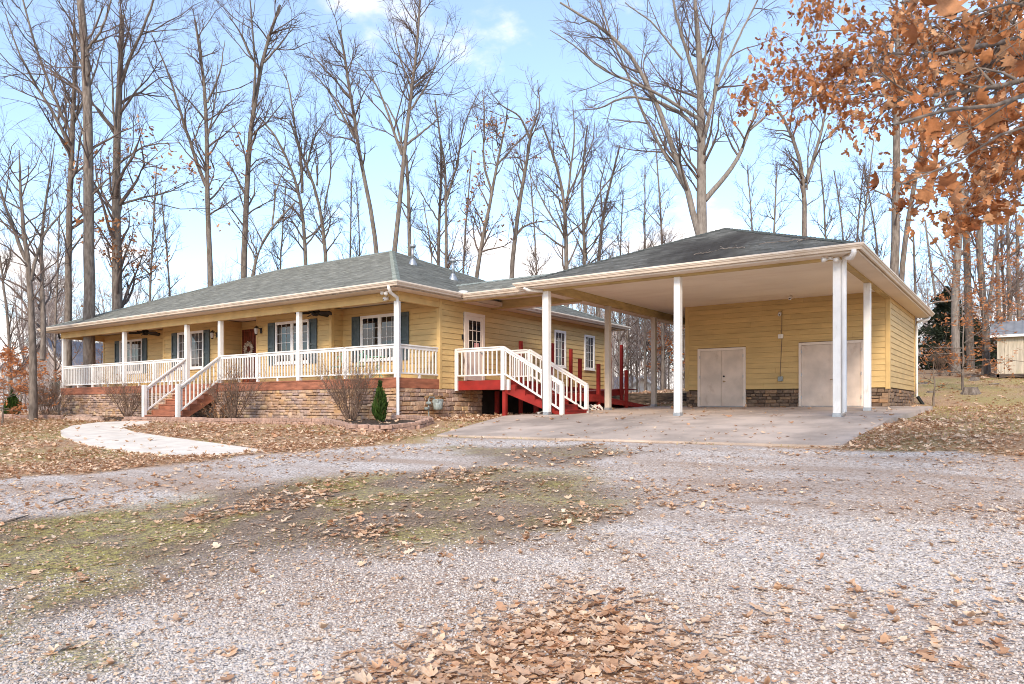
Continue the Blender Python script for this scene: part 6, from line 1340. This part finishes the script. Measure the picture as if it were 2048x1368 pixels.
# ------------------------------------------------------------------ foreground oak at upper right
oak = empty('oak_tree', (*(lambda p: (p[0],p[1],0))(at(2650,900,8)),), 'oak at the right holding its brown leaves, boughs hanging into the top of the frame', 'tree')
oz = float(gz(oak.location.x, oak.location.y)); oak.location.z = oz
rg = np.random.default_rng(4242)
tx, ty = oak.location.x, oak.location.y
trunk = [(tx,ty,oz-.1),(tx+.1,ty,oz+2),(tx-.1,ty+.1,oz+4.2),(tx,ty,oz+7),(tx+.2,ty,oz+10)]
limbs = []
def limb(t0, pts, w0, w1):     # starts on the trunk at height share t0
    i = min(3, int(t0*4)); a, b = np.array(trunk[i]), np.array(trunk[i+1]); s = a+(b-a)*(t0*4-i); limbs.append(([tuple(s)]+[at(*p) for p in pts], w0, w1))
limb(.45, [(2200,150,5.2),(2048,178,4.6),(1960,214,4.1),(1870,247,3.8),(1785,250,3.7)], .045, .006)
limb(.62, [(2180,60,8.5),(2048,108,9.2),(1960,135,10.5),(1850,155,12),(1700,165,13),(1560,175,13.5)], .06, .006)
limb(.64, [(2150,60,8.5),(1960,90,9.5),(1850,110,11),(1740,105,12),(1620,115,13),(1530,130,13.5)], .05, .005)
limb(.60, [(2150,140,8.5),(1990,175,9.0),(1860,195,10),(1750,190,11.5),(1660,182,12.5),(1570,200,13)], .05, .005)
limb(.75, [(2150,-30,9),(1980,30,10),(1830,70,12),(1690,60,13.0),(1600,70,14)], .05, .005)
limb(.38, [(2200,200,5.4),(2048,260,5.0),(1960,320,4.9),(1890,345,4.8),(1800,370,4.7)], .03, .005)
limb(.33, [(2180,270,6.5),(2060,290,6.8),(1960,300,7.0)], .03, .005)
limb(.5, [(2180,0,4.2),(2020,20,4.0),(1900,40,3.8)], .035, .005)
limb(.6, [(2200,-60,4.0),(1950,-50,3.8),(1800,5,3.7)], .03, .004)
limb(.55, [(2200,180,7),(2080,230,7.4),(1980,280,7.6),(1900,300,7.8)], .045, .005)
limb(.45, [(2150,280,10),(2040,310,11),(1950,330,12)], .045, .005)
v, q = tubes(np.array([resample(trunk,12,.02,rg)[0]]), np.linspace(.24,.12,12)[None], 12); tm = npmesh('trunk', v-np.array([tx,ty,oz]), [q], BARK, smooth=True); link('trunk', tm, oak, loc=(0,0,0))
LP_, LS_, = [], []
for pts, w0, w1 in limbs:
    P, L_ = resample(pts, 16, .025, rg); R_ = np.linspace(w0, w1, 16)
    near = np.linalg.norm(P[-1]-np.array([0,0,1.6])) < 6
    b, rb, lb = grow(rg, P[None], R_[None], 16 if near else 44, .32, 1.0, 48, .55 if near else 1.15, 5, .13, 0.0, .6, .0025, .3)
    c, rc, lc = grow(rg, b, rb, 3 if near else 6, .25, 1, 45, lb*.5, 3, .15, -.01, .7, .0018, .3)
    va, qa = tubes(P[None], R_[None], 8); vb_, qb_ = tubes(b, rb, 5); vc, qc = tubes(c, rc, 3)
    V, Q = join_np([(va,qa),(vb_,qb_),(vc,qc)]); link('branch', npmesh('branch', V-np.array([tx,ty,oz]), [Q], BARK, smooth=True), oak, loc=(0,0,0))
    pos = np.concatenate([b[:,3],b[:,-1],c[:,-1],c[:,2],c[:,1]]); 
    reps = 1 if near else 2
    for _ in range(reps): 
        keep = rg.random(len(pos)) < (.34 if near else .50); pp = pos[keep]+rg.normal(size=(keep.sum(),3))*.045; LP_.append(pp); LS_.append(np.full(len(pp), 1.05 if near else .85))
LP_ = np.concatenate(LP_); LS_ = np.concatenate(LS_)*(.085+.07*rg.random(len(LP_)))
# keep what hangs in or near the view, all leaves stay attached to twigs
dist = np.linalg.norm(LP_-np.array([0,0,1.6]),axis=1)
fw = -LP_[:,0]*math.sin(YAW)+LP_[:,1]*math.cos(YAW); sx = CX+F_PX*(LP_[:,0]*math.cos(YAW)+LP_[:,1]*math.sin(YAW))/np.maximum(fw,.1)
inview = (fw > .5) & (sx < 2080)
order = np.argsort(np.where(inview, dist, 1e6)/LS_)
near_i, rest = order[:300], order[300:]
bases = [leaf_base(.35+.3*k,.35+.15*k,k) for k in range(4)]
bms = []
for V, T in bases: bms.append(npmesh('leaf', V, [T], LEAFB, smooth=True))
Rm = rotmats(rg, len(LP_), .55)
# most oak leaves droop from their stalk
hang = np.array([[1,0,0],[0,0,1],[0,-1,0]], float); hang = hang@np.array([[1,0,0],[0,math.cos(.5),-math.sin(.5)],[0,math.sin(.5),math.cos(.5)]])
dr_ = rg.random(len(LP_)) < .7
Rh = np.einsum('nij,jk->nik', Rm, np.array([[1,0,0],[0,0.25,0.97],[0,-0.97,0.25]])); Rm = np.where(dr_[:,None,None], Rh, Rm)
for i in near_i:
    M = Matrix([list(r) for r in Rm[i]]).to_euler(); link('leaf', bms[i%4], oak, loc=Vector(LP_[i])-oak.location, rot=M, scl=(LS_[i]*1.05,)*3)
lm = scatter_mesh('foliage', leaf_low(.6,.55), LP_[rest]-np.array([tx,ty,oz]), Rm[rest], LS_[rest], LEAFM, rg.random(len(rest))); o = link('foliage', lm, oak, loc=(0,0,0)); o['kind'] = 'stuff'
# ------------------------------------------------------------------ leaf litter, stones, grass
rg = np.random.default_rng(99)
def fan_points(n, ta, tb, pxa=-280, pxb=2280, pw=1.0):
    n = int(n*1.14)
    """random ground points, even per square metre, inside the wedge the camera looks along"""
    t = np.sqrt(ta**2+(tb**2-ta**2)*rg.random(n)**pw); px = pxa+(pxb-pxa)*rg.random(n); u = (px-CX)/F_PX
    return (-math.sin(YAW)+u*math.cos(YAW))*t, (math.cos(YAW)+u*math.sin(YAW))*t, t
def on_building(x, y):
    a = (x > XL-.1) & (x < XR+.1) & (y > YF-.02) & (y < 29); b = (x > SXL) & (x < SXR) & (y > CYW) & (y < CYB)
    return a | b
def slabmask(x, y):
    xl = np.where(y < 17.5, -10.8-1.75*(y-12.5)/5, -12.5); return (x > xl) & (x < -2.43) & (y > 12.5) & (y < 25.5)
def surf(x, y):
    z = gz(x, y); s = slabmask(x, y); zs_ = K+np.where(y >= 17.5, -0.21+0.034*(y-18), -0.227-0.073*(17.5-y)); z = np.where(s, zs_, z)
    wk_ = polydist(x, y, WALK) > 0; return np.where(wk_, gz(x, y)+.037, z), s, wk_
P_LAWN_L = polydist
def leaf_density(x, y):
    dr, moss, pile = zones(x, y); n1 = fbm(x, y, 2.2, 5); n2 = fbm(x, y, .7, 8); lawn = 1-dr
    D = 0.018+0.03*sst(n1, .5, .75)
    D = D+1.0*pile
    D = D+moss*(.05+.5*sst(fbm(x, y, 1.1, 3), .52, .7))
    left = lawn*sst(-x, 10.5, 11.5); right = lawn*sst(x, -3, -2)
    D = D+left*(.40+.9*sst(n1, .32, .55)); 
    D = D*(1-.75*left*sst(y, 12.6, 13.4)*sst(x, -25, -22))
    rr = right*np.where(y < 19, .34, .15)*(.45+1.1*sst(n1, .35, .6)); rr = rr+right*sst(y, 40, 41.5)*.8; D = D+rr
    # strip along the right edge of the slab, under the side deck
    D = D+.5*right*np.exp(-((x+2.0)/.5)**2)*(y < 19)
    D = D+.9*sst(x,-15.2,-14.9)*sst(-x,12.4,12.7)*sst(y,15.5,16.2)
    D = D+.85*sst(y, 33.2, 33.5)*sst(-x, 7, 9)
    D = D+.16*dr*sst(fbm(x, y, 1.7, 12), .56, .68)
    D = D+.5*BED(x, y)*n2
    return D
LB = [leaf_low(.25+.2*k,.2+.15*k,k) for k in range(5)]; LH = [leaf_base(.3,.28,k) for k in range(4)]
CR0 = (np.array([(0,0,0),(.45,.5,.08),(.1,1,0),(-.4,.45,.12)]), np.array([(0,1,2),(0,2,3)]))
def litter(name, n, ta, tb, bases_, size, lift, extra=1.0, pw=1.0, add=0.0):
    x, y, t = fan_points(n, ta, tb, pw=pw); n = len(x); D = np.clip(leaf_density(x, y)*extra+add*sst(fbm(x, y, 1.5, 71), .30, .62), 0, 1)
    z, s, wk_ = surf(x, y); D = np.where(s, .022, D); D = np.where(wk_, .03, D); D = np.where(on_building(x, y), 0, D)
    k = rg.random(n) < D; x, y, z, D = x[k], y[k], z[k], D[k]; n = len(x); per = np.array_split(np.arange(n), len(bases_))
    sc_ = size*(.4+1.1*rg.random(n)**1.6); pz = z+.006+lift*rg.random(n)*np.clip(D,0,1)+.15*sc_*rg.random(n)*(D > .3)
    Rm = rotmats(rg, n, .24)
    for i, idx in enumerate(per):
        if len(idx) == 0: continue
        V, T = bases_[i]; cc_ = rg.random(len(idx))
        P = np.stack([x[idx],y[idx],pz[idx]],1); S3 = np.stack([sc_[idx]*(.8+.5*rg.random(len(idx))), sc_[idx], sc_[idx]*(.15+1.0*rg.random(len(idx)))],1)
        tag(link(name, scatter_mesh(name, (V,T), P, Rm[idx], S3, LITTER, cc_)), kind='stuff', label='dry brown oak leaves lying on the ground')
litter('leaf_litter', 34000, 3.4, 9.0, LB, .068, .016, 1.0)
litter('leaf_litter', 38000, 9.0, 16.0, LB, .08, .03, 1.0)
litter('leaf_litter', 50000, 16.0, 34.0, LB, .12, .03)
litter('leaf_crumbs', 26000, 3.4, 11.0, [CR0], .030, .01, 1.0, add=.8)
litter('leaf_litter', 22000, 34.0, 52.0, LB[:2], .22, .03)
# pebbles of the drive near the camera
x, y, t = fan_points(86000, 3.35, 7.6, pw=1.2); dr, moss, pile = zones(x, y); k = rg.random(len(x)) < dr*(1-.95*moss)*(1-.8*pile)*(1-.92*sst(t,4.6,7.6))*(.55+.45*sst(fbm(x, y, 1.2, 20), .35, .6)); x, y, t = x[k], y[k], t[k]; n = len(x)
a6 = np.arange(4)*2*math.pi/4; PV = np.concatenate([[(0,0,.62)], np.stack([.6*np.cos(a6+.3),.6*np.sin(a6+.3),np.full(4,.42)],1), np.stack([np.cos(a6),np.sin(a6),np.full(4,-.25)],1)])
PT = np.array([(0,1+i,1+(i+1)%4) for i in range(4)]+[(1+i,5+i,5+(i+1)%4) for i in range(4)]+[(1+i,5+(i+1)%4,1+(i+1)%4) for i in range(4)])
sz_ = .0055+.0060*rg.random(n)+.004*(rg.random(n) < .06); S3 = np.stack([sz_*(.8+.7*rg.random(n)), sz_*(.7+.5*rg.random(n)), sz_*(.6+.7*rg.random(n))],1)
Vj = PV[None]*(1+rg.normal(size=(n,len(PV),1))*.16); Rm = rotmats(rg, n, .45)
V = np.einsum('nij,nvj->nvi', Rm, Vj*S3[:,None,:])+np.stack([x,y,gz(x,y)+.002],1)[:,None,:]
T = (PT[None]+(np.arange(n)*len(PV))[:,None,None]).reshape(-1,3)
tag(link('gravel', npmesh('gravel', V.reshape(-1,3), [T], PEB, np.repeat(np.clip(rg.normal(.5,.19,n),0,1), len(PV)))), kind='stuff', label='crushed grey stone of the driveway')
# grass and moss tufts
def grass(n, ta, tb, hh, wdt, fn):
    x, y, t = fan_points(n, ta, tb); n = len(x); D = fn(x, y); _, s, wk_ = surf(x, y); k = (rg.random(n) < D) & ~s & ~wk_ & ~on_building(x, y); x, y = x[k], y[k]; n = len(x)
    z = gz(x, y); a = rg.random(n)*6.283; d = np.stack([rg.normal(size=n)*.5, rg.normal(size=n)*.5, np.ones(n)],1)*(hh*(.5+rg.random(n)))[:,None]; p = np.stack([x,y,z-.004],1); w_ = np.stack([np.cos(a),np.sin(a),np.zeros(n)],1)*wdt
    V = np.stack([p-w_, p+w_, p+d],1).reshape(-1,3); g1 = fbm(x, y, 1.4, 30); c = np.clip(.15+.7*sst(g1,.35,.65)+.25*(rg.random(n)-.5),0,1)
    tag(link('grass', npmesh('grass', V, [np.arange(3*n).reshape(n,3)], GRASSM, np.repeat(c,3))), kind='stuff', label='short winter grass')
grass(60000, 3.5, 14, .018, .0035, lambda x, y: zones(x, y)[1]*sst(fbm(x, y, .9, 41), .42, .62)*.9)
def lawn_fn(x, y):
    dr = zones(x, y)[0]; return (1-dr)*np.where(x < -10, .25+.75*sst(y, 11.8, 13.2)*sst(x,-27,-24), .55)*(1-BED(x,y))*sst(fbm(x, y, 1.8, 44), .3, .5)*(y < 41)
grass(120000, 12, 38, .045, .009, lawn_fn)
print('tris', sum(len(o.data.loop_triangles) if False else sum(max(0,p-2) for p in [0]) for o in []), 'objects', len(bpy.data.objects))
tt = 0
for me in bpy.data.meshes:
    if me.users: tt += (len(me.loops)-2*len(me.polygons))
print('TRIS(unique)', tt)
